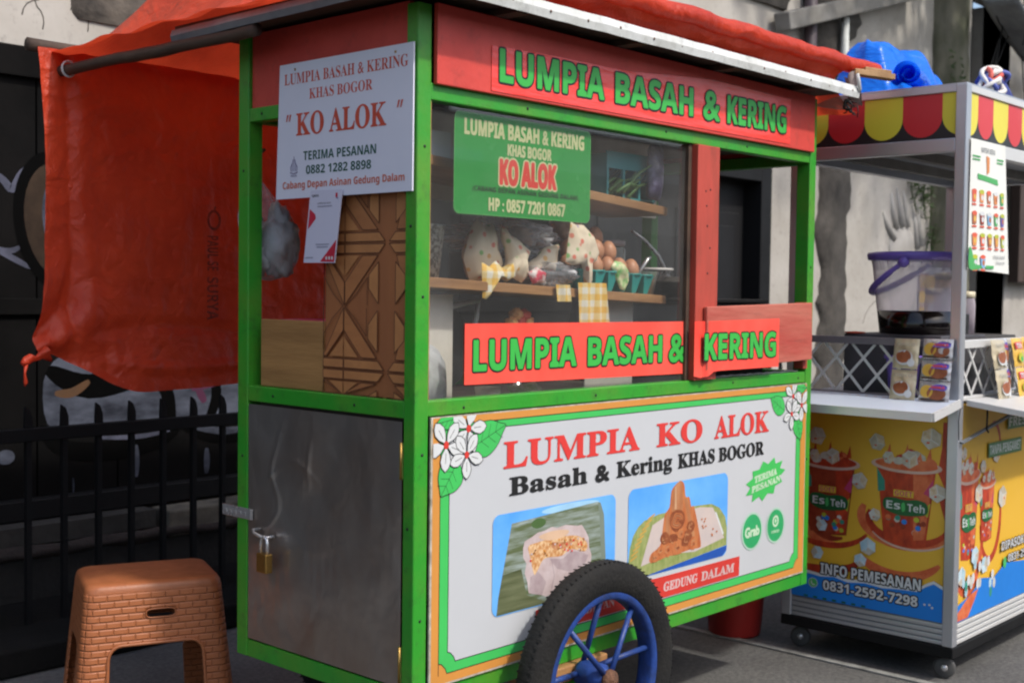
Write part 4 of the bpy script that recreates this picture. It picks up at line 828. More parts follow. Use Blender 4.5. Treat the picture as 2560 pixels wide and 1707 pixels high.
for t, a, b_ in (('LUMPIA', .182, .545), ('BASAH', .592, .905), ('&', .940, 1.012)): u = (a+b_)/2-.15; f.text(sans(t), a, 1.034-.006*u, b_, 1.103-.004*u, PGREEN, outline=PBLACK, ow=.004, grow=.0018 if t != '&' else .003).cut('lettering', lb)
rb = thing('short_banner', (1.27, -.03, 1.0), 'shorter red banner piece with one green word on the drop flap', 'banner')
k = MB()
def rs(u, v):
    x = 1.029+.425*u; y = -.0125-.004*math.sin(min(u/.12, 1)*math.pi) if x < 1.076 else -.0265
    if 1.066 < x < 1.078: y = -.0125-(x-1.066)/.012*.014
    zb = .988+.008*sm((x-1.04)/.1)+(.004 if x > 1.1 else -.006*math.sin(u*20)); return Vector((x, y-.0008*math.sin(u*30), zb+(1.138+.005*u-zb)*v))
k.grid(rs, 90, 6, VREDB); k.build('sheet', rb)
f = Flat('y', -.0275); f.da = -.026
f.text(sans('KERING'), 1.085, 1.032, 1.458, 1.103, PGREEN, outline=PBLACK, ow=.004, grow=.0018); f.make('lettering', rb)

# ------------------------------------------------------------------ padlock, bag, pink things
pd = thing('padlock', (-.026, .497, .545), 'small brass padlock hanging on the metal cart door', 'padlock')
k = MB(); k.tube([(-.026, .507, .575), (-.026, .507, .605), (-.026, .502, .617), (-.026, .493, .619), (-.026, .484, .613), (-.026, .482, .60), (-.026, .482, .575)], .0042, STEEL, n=10); k.build('shackle', pd)
k = MB(); k.box(-.036, -.016, .474, .514, .533, .580, BRASS); k.build('lock_body', pd, bevel=.003)
PLA = mat('clear_plastic_film', (.70, .70, .74), .15, trans=.80, bump=.8, bscale=22, var=.02)
def plastic_bag(name, prof, c, label, cat, seed, items):
    t_ = thing(name, c, label, cat); k = MB(); C = Vector(c)
    def fn(u, v):
        i = v*(len(prof)-1); j = min(int(i), len(prof)-2); w = i-j; z = prof[j][0]*(1-w)+prof[j+1][0]*w; r = prof[j][1]*(1-w)+prof[j+1][1]*w; a = 2*math.pi*u
        r *= 1+.18*noise.noise(Vector((math.cos(a)*2, math.sin(a)*2, z*9+seed)))+.08*math.sin(a*9+z*20)*(1-v*.6)
        dx = prof[j][2]*(1-w)+prof[j+1][2]*w if len(prof[0]) > 2 else 0
        return C+Vector((r*math.cos(a)*.6, r*math.sin(a)+dx, z))
    k.grid(fn, 48, 34, PLA); k.build('film', t_); items(t_, C); return t_
def bagstuff(t_, C):
    random.seed(2)
    WB = mat('foam_white', (.62, .62, .60), .5); TB = mat('bag_teal', (.03, .22, .17), .5); GB_ = mat('bag_grey_plastic', (.42, .41, .40), .35, vscale=14, rgb2=(.22, .20, .19), trans=.25)
    for i, (dy, dz, r, m) in enumerate(((.05, .035, .034, WB), (.055, .075, .030, GB_), (.03, .058, .026, TB), (.045, .115, .026, WB), (.02, .09, .024, TB), (.06, .14, .02, GB_))):
        k = MB(); k.blob(C+Vector((.0, dy, dz)), (r, r, r*1.05), m, .5, 2.5, i); k.build('packed_item', t_)
    k = MB(); k.blob(C+Vector((-.0, -.045, .085)), (.045, .052, .085), GB_, .35, 2.2, 7); k.build('packed_item', t_); k = MB(); k.blob(C+Vector((-.03, -.02, .05)), (.022, .028, .036), WB, .3, 2, 9); k.build('packed_item', t_)
plastic_bag('hanging_bag', [(.33, .004, .11), (.26, .022, .075), (.20, .05, .045), (.15, .082, .02), (.09, .098, .0), (.04, .095, 0), (.0, .06, 0), (-.012, .01, 0)], (.10, .655, 1.245), 'clear plastic bag of white and teal packets hanging in the side window', 'plastic bag', 3, bagstuff)
k = MB(); k.tube([(.042, .604, 1.548), (.07, .63, 1.558), (.09, .75, 1.575)], .0035, RUST, n=6); tag(k.build('bag_hook', ), 'thin dark stick hook that carries the plastic bag in the side window', 'hook')
PK = mat('pink_plastic', (.78, .13, .26), .35); LIL = mat('lilac_plastic', (.34, .26, .50), .35)
pb = thing('pink_tub', (.33, .50, .94), 'lilac tub with pink rim standing inside the side window', 'tub')
k = MB(); k.lathe([(0, 0), (.05, 0), (.062, .215), (.058, .215), (.047, .01), (0, .01)], LIL, (.33, .50, .942), n=32); k.build('tub_body', pb)
k = MB(); k.lathe([(.062, .212), (.075, .215), (.076, .224), (.060, .228), (.04, .236), (0, .238)], PK, (.33, .50, .942), n=32); k.build('lid', pb)
k = MB(); k.lathe([(0, 0), (.08, .0), (.11, .18), (.118, .192), (.112, .196), (.10, .185), (.075, .012), (0, .012)], PK, (.16, .50, .941), n=40); o = k.build('pink_basin'); tag(o, 'bright pink basin with its rim just over the plank in the side window', 'basin')

# ------------------------------------------------------------------ goods on the cart shelves, behind the glass
WRP = bpy.data.materials.new('patterned_wrapper'); WRP.use_nodes = True; nt = WRP.node_tree; N = nt.nodes; K = nt.links; p = N['Principled BSDF']; p.inputs['Roughness'].default_value = .5
tc = N.new('ShaderNodeTexCoord'); vo = N.new('ShaderNodeTexVoronoi'); vo.inputs['Scale'].default_value = 42; K.new(tc.outputs['Object'], vo.inputs[0])
rp = N.new('ShaderNodeValToRGB'); rp.color_ramp.elements[0].position = .22; rp.color_ramp.elements[0].color = (.8, .8, .8, 1); rp.color_ramp.elements[1].position = .34; rp.color_ramp.elements[1].color = (0, 0, 0, 1); K.new(vo.outputs['Distance'], rp.inputs[0])
hs = N.new('ShaderNodeValToRGB'); hs.color_ramp.interpolation = 'CONSTANT'
for i, (t, c) in enumerate(((0, (.70, .08, .04)), (.35, (.10, .42, .07)), (.6, (.72, .36, .05)), (.8, (.70, .12, .06)), (.93, (.2, .15, .5)))):
    e = hs.color_ramp.elements[i] if i < 2 else hs.color_ramp.elements.new(t); e.position = t; e.color = (*c, 1)
sp = N.new('ShaderNodeSeparateColor'); K.new(vo.outputs['Color'], sp.inputs[0]); K.new(sp.outputs[0], hs.inputs[0])
mx = N.new('ShaderNodeMixRGB'); mx.inputs[1].default_value = (.78, .66, .50, 1); K.new(rp.outputs[0], mx.inputs[0]); K.new(hs.outputs[0], mx.inputs[2]); K.new(mx.outputs[0], p.inputs['Base Color'])
def checker(name, c1, c2, c3, sc=(60, 60, 60)):
    m = bpy.data.materials.new(name); m.use_nodes = True; nt = m.node_tree; N = nt.nodes; K = nt.links; p = N['Principled BSDF']; p.inputs['Roughness'].default_value = .6
    tc = N.new('ShaderNodeTexCoord'); mp = N.new('ShaderNodeMapping'); mp.inputs['Scale'].default_value = sc; K.new(tc.outputs['Object'], mp.inputs[0])
    se = N.new('ShaderNodeSeparateXYZ'); K.new(mp.outputs[0], se.inputs[0]); outs = []
    for i in (0, 2):
        s_ = N.new('ShaderNodeMath'); s_.operation = 'SINE'; K.new(se.outputs[i], s_.inputs[0]); g_ = N.new('ShaderNodeMath'); g_.operation = 'GREATER_THAN'; g_.inputs[1].default_value = 0; K.new(s_.outputs[0], g_.inputs[0]); outs.append(g_)
    a = N.new('ShaderNodeMath'); a.operation = 'ADD'; K.new(outs[0].outputs[0], a.inputs[0]); K.new(outs[1].outputs[0], a.inputs[1]); h = N.new('ShaderNodeMath'); h.operation = 'MULTIPLY'; h.inputs[1].default_value = .5; K.new(a.outputs[0], h.inputs[0])
    r = N.new('ShaderNodeValToRGB'); r.color_ramp.interpolation = 'CONSTANT'; r.color_ramp.elements[0].color = (*c1, 1); r.color_ramp.elements[1].position = .4; r.color_ramp.elements[1].color = (*c2, 1); e = r.color_ramp.elements.new(.9); e.color = (*c3, 1)
    K.new(h.outputs[0], r.inputs[0]); K.new(r.outputs[0], p.inputs['Base Color']); return m
CHK = checker('yellow_gingham', (.74, .70, .60), (.74, .56, .25), (.72, .42, .07), (190, 190, 190))
def fan(k, pts, y, m, th=.035, seed=0):
    """a crumpled folded packet: outline pts (x, z) swelled to a cushion"""
    cx = sum(p[0] for p in pts)/len(pts); cz = sum(p[1] for p in pts)/len(pts); n = len(pts); rings = 7; vs = []; fs = []
    q = []
    for i in range(n):
        a = Vector(pts[i]); b = Vector(pts[(i+1) % n])
        for t in (0, .34, .67): q.append(a.lerp(b, t))
    n = len(q)
    for s_ in (-1, 1):
        base = len(vs)
        for r in range(rings+1):
            w = 1-r/rings
            for p_ in q:
                x = cx+(p_.x-cx)*w; z = cz+(p_.y-cz)*w; hgt = th*(1-w*w)**.5
                vs.append((x, y+s_*(hgt+.010*noise.noise(Vector((x*30, z*30, seed+s_)))*(1-w**4)), z+.004*noise.noise(Vector((x*25, z*25, seed)))))
        for r in range(rings):
            for i in range(n): a = base+r*n+i; b = base+r*n+(i+1) % n; fs.append((a, b, b+n, a+n))
    k.add(vs, fs, m, True); return k
def packet(pts, y, m, label, cat='packet', th=.03, seed=0, group=None, name='food_packet'):
    k = MB(); fan(k, pts, y, m, th, seed); return tag(k.build(name), label, cat, group)
def sz(x, low=True): return (1.236-.0406*(x-.045) if low else 1.512-.0731*(x-.045))+.0115
# lower shelf
bk = thing('wicker_basket', (.19, .20, sz(.2)), 'grey perforated plastic basket at the left end of the middle shelf', 'basket')
k = MB(); k.lathe([(0, 0), (.055, 0), (.068, .115), (.073, .118), (.070, .122), (.062, .112), (.050, .006), (0, .006)], mat('grey_mesh_plastic', (.42, .43, .40), .5, vscale=90, rgb2=(.10, .10, .09), thr=(.45, .55)), (.150, .165, sz(.17))); k.build('basket_body', bk)
k = MB(); k.blob((.15, .24, 1.40), (.05, .04, .05), mat('dark_red_plastic', (.30, .03, .03), .4), .4, 2, 3); k.build('basket_filling', bk)
packet([(.293, 1.290), (.312, 1.345), (.338, 1.385), (.352, 1.366), (.385, 1.378), (.400, 1.335), (.425, 1.275), (.40, sz(.4)), (.315, sz(.3))], .150, WRP, 'tall cream wrapped packet with coloured dots at the left of the middle shelf', th=.032, seed=1)
packet([(.385, 1.376), (.408, 1.352), (.440, 1.345), (.492, 1.315), (.475, 1.288), (.486, 1.255), (.462, 1.232), (.425, 1.250), (.40, sz(.41)), (.412, 1.29)], .115, WRP, 'leaning cream dotted packet between the tall packet and the clear tray', th=.022, seed=2)
packet([(.296, 1.282), (.318, 1.270), (.345, 1.286), (.372, 1.262), (.408, 1.284), (.415, 1.25), (.385, 1.238), (.360, 1.246), (.318, 1.240), (.314, 1.196), (.300, 1.200)], .092, CHK, 'yellow checked paper fold in front of the tall dotted packet', 'paper', th=.012, seed=3, name='checked_paper')
packet([(.500, 1.283), (.535, 1.300), (.560, 1.325), (.615, 1.336), (.606, 1.29), (.598, 1.262), (.55, 1.272), (.51, 1.262)], .128, WRP, 'small cream dotted packet lying on the clear plastic tray', th=.02, seed=4)
packet([(.602, 1.290), (.612, 1.350), (.620, 1.392), (.643, 1.386), (.672, 1.386), (.712, 1.362), (.738, 1.318), (.728, 1.298), (.710, 1.290), (.706, 1.232), (.690, 1.220), (.676, 1.285), (.63, 1.282)], .092, WRP, 'large cream dotted wrapper hanging over the egg tray', th=.014, seed=5)
packet([(.80, 1.285), (.815, 1.300), (.845, 1.295), (.872, 1.275), (.875, 1.245), (.86, 1.222), (.84, 1.225), (.82, 1.25)], .10, mat('printed_wrapper', (.72, .70, .42), .4, vscale=40, rgb2=(.15, .5, .12), thr=(.45, .6)), 'yellow green printed wrapper draped over the front of the egg tray', th=.012, seed=6)
tr_ = thing('clear_tray', (.55, .17, sz(.55)), 'clear plastic tray holding wrapped food on the middle shelf', 'tray')
CLR = mat('clear_rigid_plastic', (.55, .58, .64), .15, trans=.72, var=.02)
k = MB(); k.grid(lambda u, v: Vector((.425+.25*u+(.0 if .02 < u < .98 else 0), .115+.11*v, sz(.55)+.003+.038*max(abs(u*2-1)**6, abs(v*2-1)**6))), 24, 16, CLR); k.build('tray_body', tr_)
k = MB(); k.blob((.55, .19, 1.295), (.07, .04, .035), CLR, .4, 3, 4); k.build('film_wrap', tr_)
for i, (x, z, r) in enumerate(((.47, 1.335, .042), (.58, 1.352, .045), (.66, 1.345, .03), (.775, 1.395, .045), (.79, 1.36, .036))):
    t_ = thing('bread_bag', (x, .235, z-.04), ['twisted clear bag of brown bread left of the others behind the packets', 'clear bag of bread rolls just under the green sign', 'dark bag of bread behind the large dotted wrapper', 'top clear bag of bread right of the green sign', 'clear bag of bread over the eggs'][i], 'bread bag', 'bread bags at the back of the middle shelf')
    k = MB(); k.blob((x, .235, z), (r, r*.8, r*.8), mat('baked_brown', (.50, .27, .14), .5, vscale=20, rgb2=(.55, .34, .20)), .3, 2, i); k.build('bread', t_)
    k = MB(); k.blob((x, .232, z), (r*1.15, r*.95, r*.95), PLA, .3, 3.5, i+5); k.build('film', t_)
k = MB(); k.box(.40, .85, .21, .31, 1.235, 1.31, mat('dark_crate', (.05, .045, .04), .6)); tag(k.build('display_crate', bevel=.004), 'dark low crate carrying the bread bags at the back of the middle shelf', 'crate')
packet([(.47, 1.262), (.50, 1.275), (.535, 1.262), (.53, 1.238), (.485, 1.232)], .10, mat('berry_wrapper', (.60, .06, .10), .4, vscale=50, rgb2=(.70, .62, .60), thr=(.45, .55)), 'small red and white printed wrapper at the front of the clear tray', th=.012, seed=21)
k = MB(); k.blob((.50, .195, 1.350), (.19, .045, .040), PLA, .55, 3.2, 12); k.blob((.585, .125, 1.262), (.085, .035, .030), PLA, .6, 3.6, 14); tag(k.build('loose_film'), 'loose crinkled clear film lying over the wrapped packets', 'film')
# egg tray: teal cups and eggs
et = thing('egg_tray', (.85, .19, sz(.85)), 'teal plastic egg tray on the right of the middle shelf', 'egg tray')
TE = mat('teal_plastic', (.025, .36, .33), .4); RT = Matrix.Rotation(-.040, 4, 'Y')
k = MB()
for i in range(6):
    for j in range(3):
        x = .700+.053*i; y = .118+.053*j; zb = sz(x)+.001
        k.add([(x+a*w2, y+b*w2, zb+h) for w2, h in ((.009, 0), (.021, .050)) for a, b in ((-1, -1), (1, -1), (1, 1), (-1, 1))], [(0, 1, 2, 3), (0, 4, 5, 1), (1, 5, 6, 2), (2, 6, 7, 3), (3, 7, 4, 0)], TE)
        k.lathe([(.021, .050), (.0275, .053), (.0275, .049), (.02, .046)], TE, (x, y, zb), n=10)
k.build('tray_cups', et)
EG = mat('brown_eggshell', (.56, .27, .15), .45, vscale=12, rgb2=(.40, .17, .09))
ee = 0
spots = [(x, j, 0) for x in range(5) for j in range(3)]+[(0, 1, 1), (1, 0, 1), (1, 1, 1), (2, 0, 1), (2, 1, 1), (3, 1, 1), (2, 1, 2)]
eg0 = None; EL = {0: 'brown egg sitting in the bottom layer of the teal tray', 1: 'brown egg piled in the second layer on the tray', 2: 'single brown egg on top of the egg pile'}
for i, j, l in spots:
    x = .726+.053*i+.014*l; y = .140+.050*j+.008*l; z = sz(x)+.052+.042*l
    if eg0 is None:
        k = MB(); k.lathe([(0, -.027), (.014, -.023), (.0215, -.011), (.0235, .0), (.0215, .013), (.014, .025), (.006, .031), (0, .032)], EG, (x, y, z+.012), n=20); eg0 = k.build('egg'); tag(eg0, EL[l], 'egg', 'eggs in the teal tray'); e0 = Vector((x, y, z))
    else: e = dup(eg0, Vector((x, y, z))-e0, EL[l])
# jar, pot and white boxes at right
JG = mat('pale_jar_glass', (.55, .58, .52), .1, trans=.7, var=.02)
j1 = thing('glass_jar', (1.0, .24, sz(1)), 'tall dim glass jar with a pinkish lid at the right end of the middle shelf', 'jar')
k = MB(); k.lathe([(0, 0), (.048, 0), (.052, .01), (.052, .125), (.045, .135)], JG, (.985, .26, sz(1)), n=28); k.build('glass', j1); k = MB(); k.lathe([(.045, .135), (.052, .137), (.052, .152), (0, .154)], mat('pinkish_lid', (.50, .42, .42), .4), (.985, .26, sz(1)), n=28); k.build('lid', j1)
j2 = thing('plastic_bowl', (.99, .14, sz(1)), 'clear bowl of orange sauce with a spoon right of the eggs', 'bowl')
k = MB(); k.lathe([(0, 0), (.03, 0), (.045, .062), (.046, .065)], JG, (1.0, .145, sz(1)), n=28); k.build('bowl_body', j2)
k = MB(); k.lathe([(0, .002), (.028, .002), (.040, .042), (0, .044)], mat('orange_sauce', (.36, .16, .06), .4), (1.0, .145, sz(1)), n=28); k.build('sauce', j2)
k = MB(); k.tube([(1.0, .145, sz(1)+.02), (.975, .14, sz(1)+.06), (1.01, .135, sz(1)+.10), (1.02, .133, sz(1)+.105)], [.006, .005, .006, .004], STEEL, n=8); k.build('spoon', j2)
# upper shelf: crate in teal, greens, purple pack, flour sack, white board
k = MB(); k.box(.05, .20, .10, .18, sz(.2, 0)+.001, 1.575, mat('white_carton', (.72, .76, .80), .5, var=.05)); tag(k.build('white_box', bevel=.003), 'pale bluish white box on the upper shelf left of the green sign', 'box')
k = MB(); k.box(.043, 1.28, .305, .312, 1.44, 1.66, mat('cream_hardboard', (.80, .74, .62), .6, vscale=4, rgb2=(.50, .46, .38))); tag(k.build('rear_hardboard'), 'cream hardboard sheet closing the back of the upper shelf behind the crate', 'board')
TEB = mat('turquoise_plastic', (.05, .30, .33), .4, var=.05)
c1 = thing('vegetable_crate', (.95, .2, sz(.9, 0)), 'turquoise vegetable crate with open sides on the upper shelf right of the green sign', 'crate')
k = MB(); k.box(.80, 1.02, .12, .125, 1.545, 1.59, TEB); k.box(.80, 1.02, .26, .265, 1.50, 1.58, TEB); k.box(.80, .805, .125, .26, 1.47, 1.585, TEB); k.box(1.015, 1.02, .125, .26, 1.46, 1.585, TEB); k.box(.80, 1.02, .12, .265, 1.465, 1.47, TEB)
for x in (.80, .87, .94, 1.01): k.box(x, x+.008, .119, .127, 1.47, 1.545, TEB)
k.build('crate_body', c1)
LG = mat('leek_green', (.06, .15, .035), .5, vscale=30, rgb2=(.14, .25, .10)); 
vg = MB(); random.seed(8)
for i in range(34):
    x0 = random.uniform(.80, .88); a = Vector((x0, random.uniform(.10, .24), random.uniform(1.470, 1.50))); b_ = a+Vector((random.uniform(.08, .17), random.uniform(-.02, .02), random.uniform(-.02, .09))); mm = (a+b_)/2+Vector((0, 0, random.uniform(-.01, .02)))
    vg.tube([a, mm, b_], [.005, .0045, .0012], LG, n=6)
tag(vg.build('spring_onions'), 'bunch of dark green spring onions lying on the right of the upper shelf', 'vegetables')
packet([(.600, 1.530), (.66, 1.535), (.72, 1.505), (.735, 1.48), (.70, 1.475), (.60, 1.480)], .16, mat('dull_green_bag', (.055, .16, .06), .35, rgb2=(.03, .08, .03)), 'dull green bag lying on the upper shelf beside the green sign', 'bag', th=.035, seed=9, name='green_bag')
packet([(.60, 1.482), (.66, 1.484), (.71, 1.478), (.70, 1.468), (.60, 1.470)], .12, mat('white_tissue', (.62, .62, .66), .5), 'white folded tissue under the dull green bag', 'tissue', th=.02, seed=10, name='folded_tissue')
packet([(.955, 1.618), (1.01, 1.620), (1.012, 1.53), (1.00, 1.465), (.955, 1.47), (.95, 1.54)], .095, mat('purple_foil', (.05, .04, .08), .3, vscale=40, rgb2=(.16, .14, .24), thr=(.45, .65)), 'dark purple printed pack standing at the right end of the upper shelf', 'pack', th=.02, seed=11)
# below the middle shelf, on the counter
packet([(.05, 1.095), (.10, 1.11), (.19, 1.085), (.215, 1.05), (.22, .955), (.20, .943), (.06, .943), (.048, 1.0)], .14, mat('noodle_bag', (.60, .62, .62), .25, vscale=16, rgb2=(.38, .40, .44), trans=.15), 'big white plastic sack of noodles in the lower left corner behind the glass', 'sack', th=.05, seed=12, name='noodle_sack')
k = MB(); k.box(.05, .275, .165, .172, .941, 1.205, mat('cream_tile_board', (.74, .70, .63), .5)); tag(k.build('cream_board'), 'upright cream board behind the noodle sack', 'board')
ch = thing('black_wok_set', (.33, .25, .942), 'black handled pan standing upright under the middle shelf', 'pan')
k = MB(); k.blob((.33, .25, 1.07), (.085, .03, .10), VOID, .1, 2, 3); k.build('pan_body', ch); k = MB(); k.tube([(.245, .20, 1.12), (.26, .20, 1.165), (.33, .20, 1.18), (.40, .20, 1.19), (.392, .20, 1.15), (.375, .20, 1.09)], .007, mat('pale_handle', (.5, .5, .5), .4), n=8); k.build('handle', ch)
ck = MB(); ck.grid(lambda u, v: Vector((.63+.11*v*(.3)+.115*u-.01*v, .073+.008*math.sin(u*16+v)*(.3+v), 1.238-.21*v)), 24, 20, CHK); tag(ck.build('checked_cloth'), 'yellow and white checked cloth hanging from the middle shelf', 'cloth')
ck = MB(); ck.grid(lambda u, v: Vector((.545+.058*u+.006*v, .074+.006*math.sin(u*9), 1.232-.042*v)), 10, 6, CHK); tag(ck.build('checked_cloth'), 'small corner of yellow checked cloth over the shelf edge', 'cloth')
of = thing('fritter_plate', (.50, .17, .942), 'small heap of orange fritters on a stand behind the lower banner', 'food')
k = MB(); k.lathe([(0, 0), (.05, 0), (.05, .006), (.012, .01), (.012, .17), (.06, .175), (.062, .18), (0, .178)], STEEL, (.51, .17, .942), n=24); k.build('stand', of)
for i, (dx, dz, m) in enumerate(((-.03, .193, 0), (.0, .197, 1), (.03, .194, 0), (-.012, .215, 0), (.018, .212, 1))):
    k = MB(); k.blob((.51+dx, .165, .942+dz), (.017, .017, .015), mat('fritter_orange', (.62, .24, .07), .5, vscale=50, rgb2=(.72, .42, .16)) if m == 0 else mat('sauce_red', (.6, .06, .03), .4), .3, 2, i); k.build('fritter', of)
k = MB(); k.box(.775, .985, .165, .170, .941, 1.192, mat('steel_shield', (.66, .66, .61), .4)); tag(k.build('wind_shield'), 'pale metal wind shield standing behind the lower banner', 'shield')
packet([(.40, .985), (.50, .99), (.53, .97), (.50, .95), (.42, .948)], .10, mat('green_yellow_pack', (.30, .40, .12), .3, vscale=30, rgb2=(.65, .60, .42), thr=(.4, .6)), 'green and yellow packet on the counter below the lower banner', th=.02, seed=14)
k = MB(); k.lathe([(0, 0), (.025, 0), (.032, .045), (.030, .045), (.023, .004), (0, .004)], mat('cream_cup', (.62, .55, .42), .4), (.33, .10, .941), n=24); tag(k.build('small_cup'), 'small cream cup on the counter right of the noodle sack', 'cup')
packet([(1.155, .985), (1.20, .988), (1.205, .96), (1.16, .955)], .04, mat('yellow_tin', (.70, .45, .03), .3), 'small yellow packet in the slot under the drop flap', th=.012, seed=15)
k = MB(); k.tube([(x_, .020+.004*math.sin(x_*60), .9775+.001*math.sin(x_*130)) for x_ in [1.145+.495*i/40 for i in range(41)]], .0035, mat('silver_foil_strip', (.5, .5, .52), .3, metal=.6, bump=1, bscale=90), n=6); tag(k.build('foil_strip'), 'crumpled silver foil strip along the green rail below the flap', 'foil')
# stove bay at right
st = thing('gas_stove', (1.42, .34, .94), 'black box stove behind the drop flap', 'stove')
k = MB(); k.box(1.18, 1.645, .14, .55, .942, 1.185, VOID); k.build('stove_body', st, bevel=.006)
k = MB(); k.box(1.17, 1.655, .13, .56, 1.186, 1.198, BLACKP); k.build('hot_plate', st, bevel=.003)
wk = thing('wok', (1.36, .28, 1.2), 'sooty round wok sitting on the stove', 'wok')
k = MB(); k.lathe([(0, 0), (.05, .004), (.10, .025), (.128, .05), (.131, .052), (.10, .03), (.04, .010), (0, .008)], mat('sooty_iron', (.035, .028, .022), .6, bump=.3), (1.34, .30, 1.1985), n=40); k.build('wok_bowl', wk)
k = MB(); k.blob((1.33, .30, 1.235), (.09, .09, .03), mat('dark_food', (.03, .024, .018), .6, bump=.5), .2, 2, 2); k.build('wok_food', wk)
sr = thing('strainer', (1.25, .30, 1.25), 'wire strainer with pale rim resting on the wok', 'strainer')
k = MB(); k.tube([(1.255+.062*math.cos(t), .30+.062*math.sin(t), 1.285) for t in [2*math.pi*i/28 for i in range(28)]], .0045, mat('pale_rim', (.62, .60, .58), .4), closed=True, n=8); k.build('rim', sr)
k = MB()
for i in range(10):
    t = math.pi*i/10; k.tube([(1.255+.062*math.cos(t)*c_, .30+.062*math.sin(t)*c_, 1.285-.04*(1-c_*c_)) for c_ in (-1, -.6, -.2, .2, .6, 1)], .0016, STEEL, n=5)
k.build('mesh_bowl', sr)
k = MB(); k.tube([(1.235, .36, 1.40), (1.30, .36, 1.375), (1.35, .345, 1.33), (1.385, .33, 1.26)], [.005, .005, .006, .009], STEEL, n=10); k.lathe([(0, 0), (.016, 0), (.016, .03), (0, .03)], STEEL, (1.388, .33, 1.235), n=14); tag(k.build('ladle'), 'long curved steel ladle leaning on the stove', 'ladle')

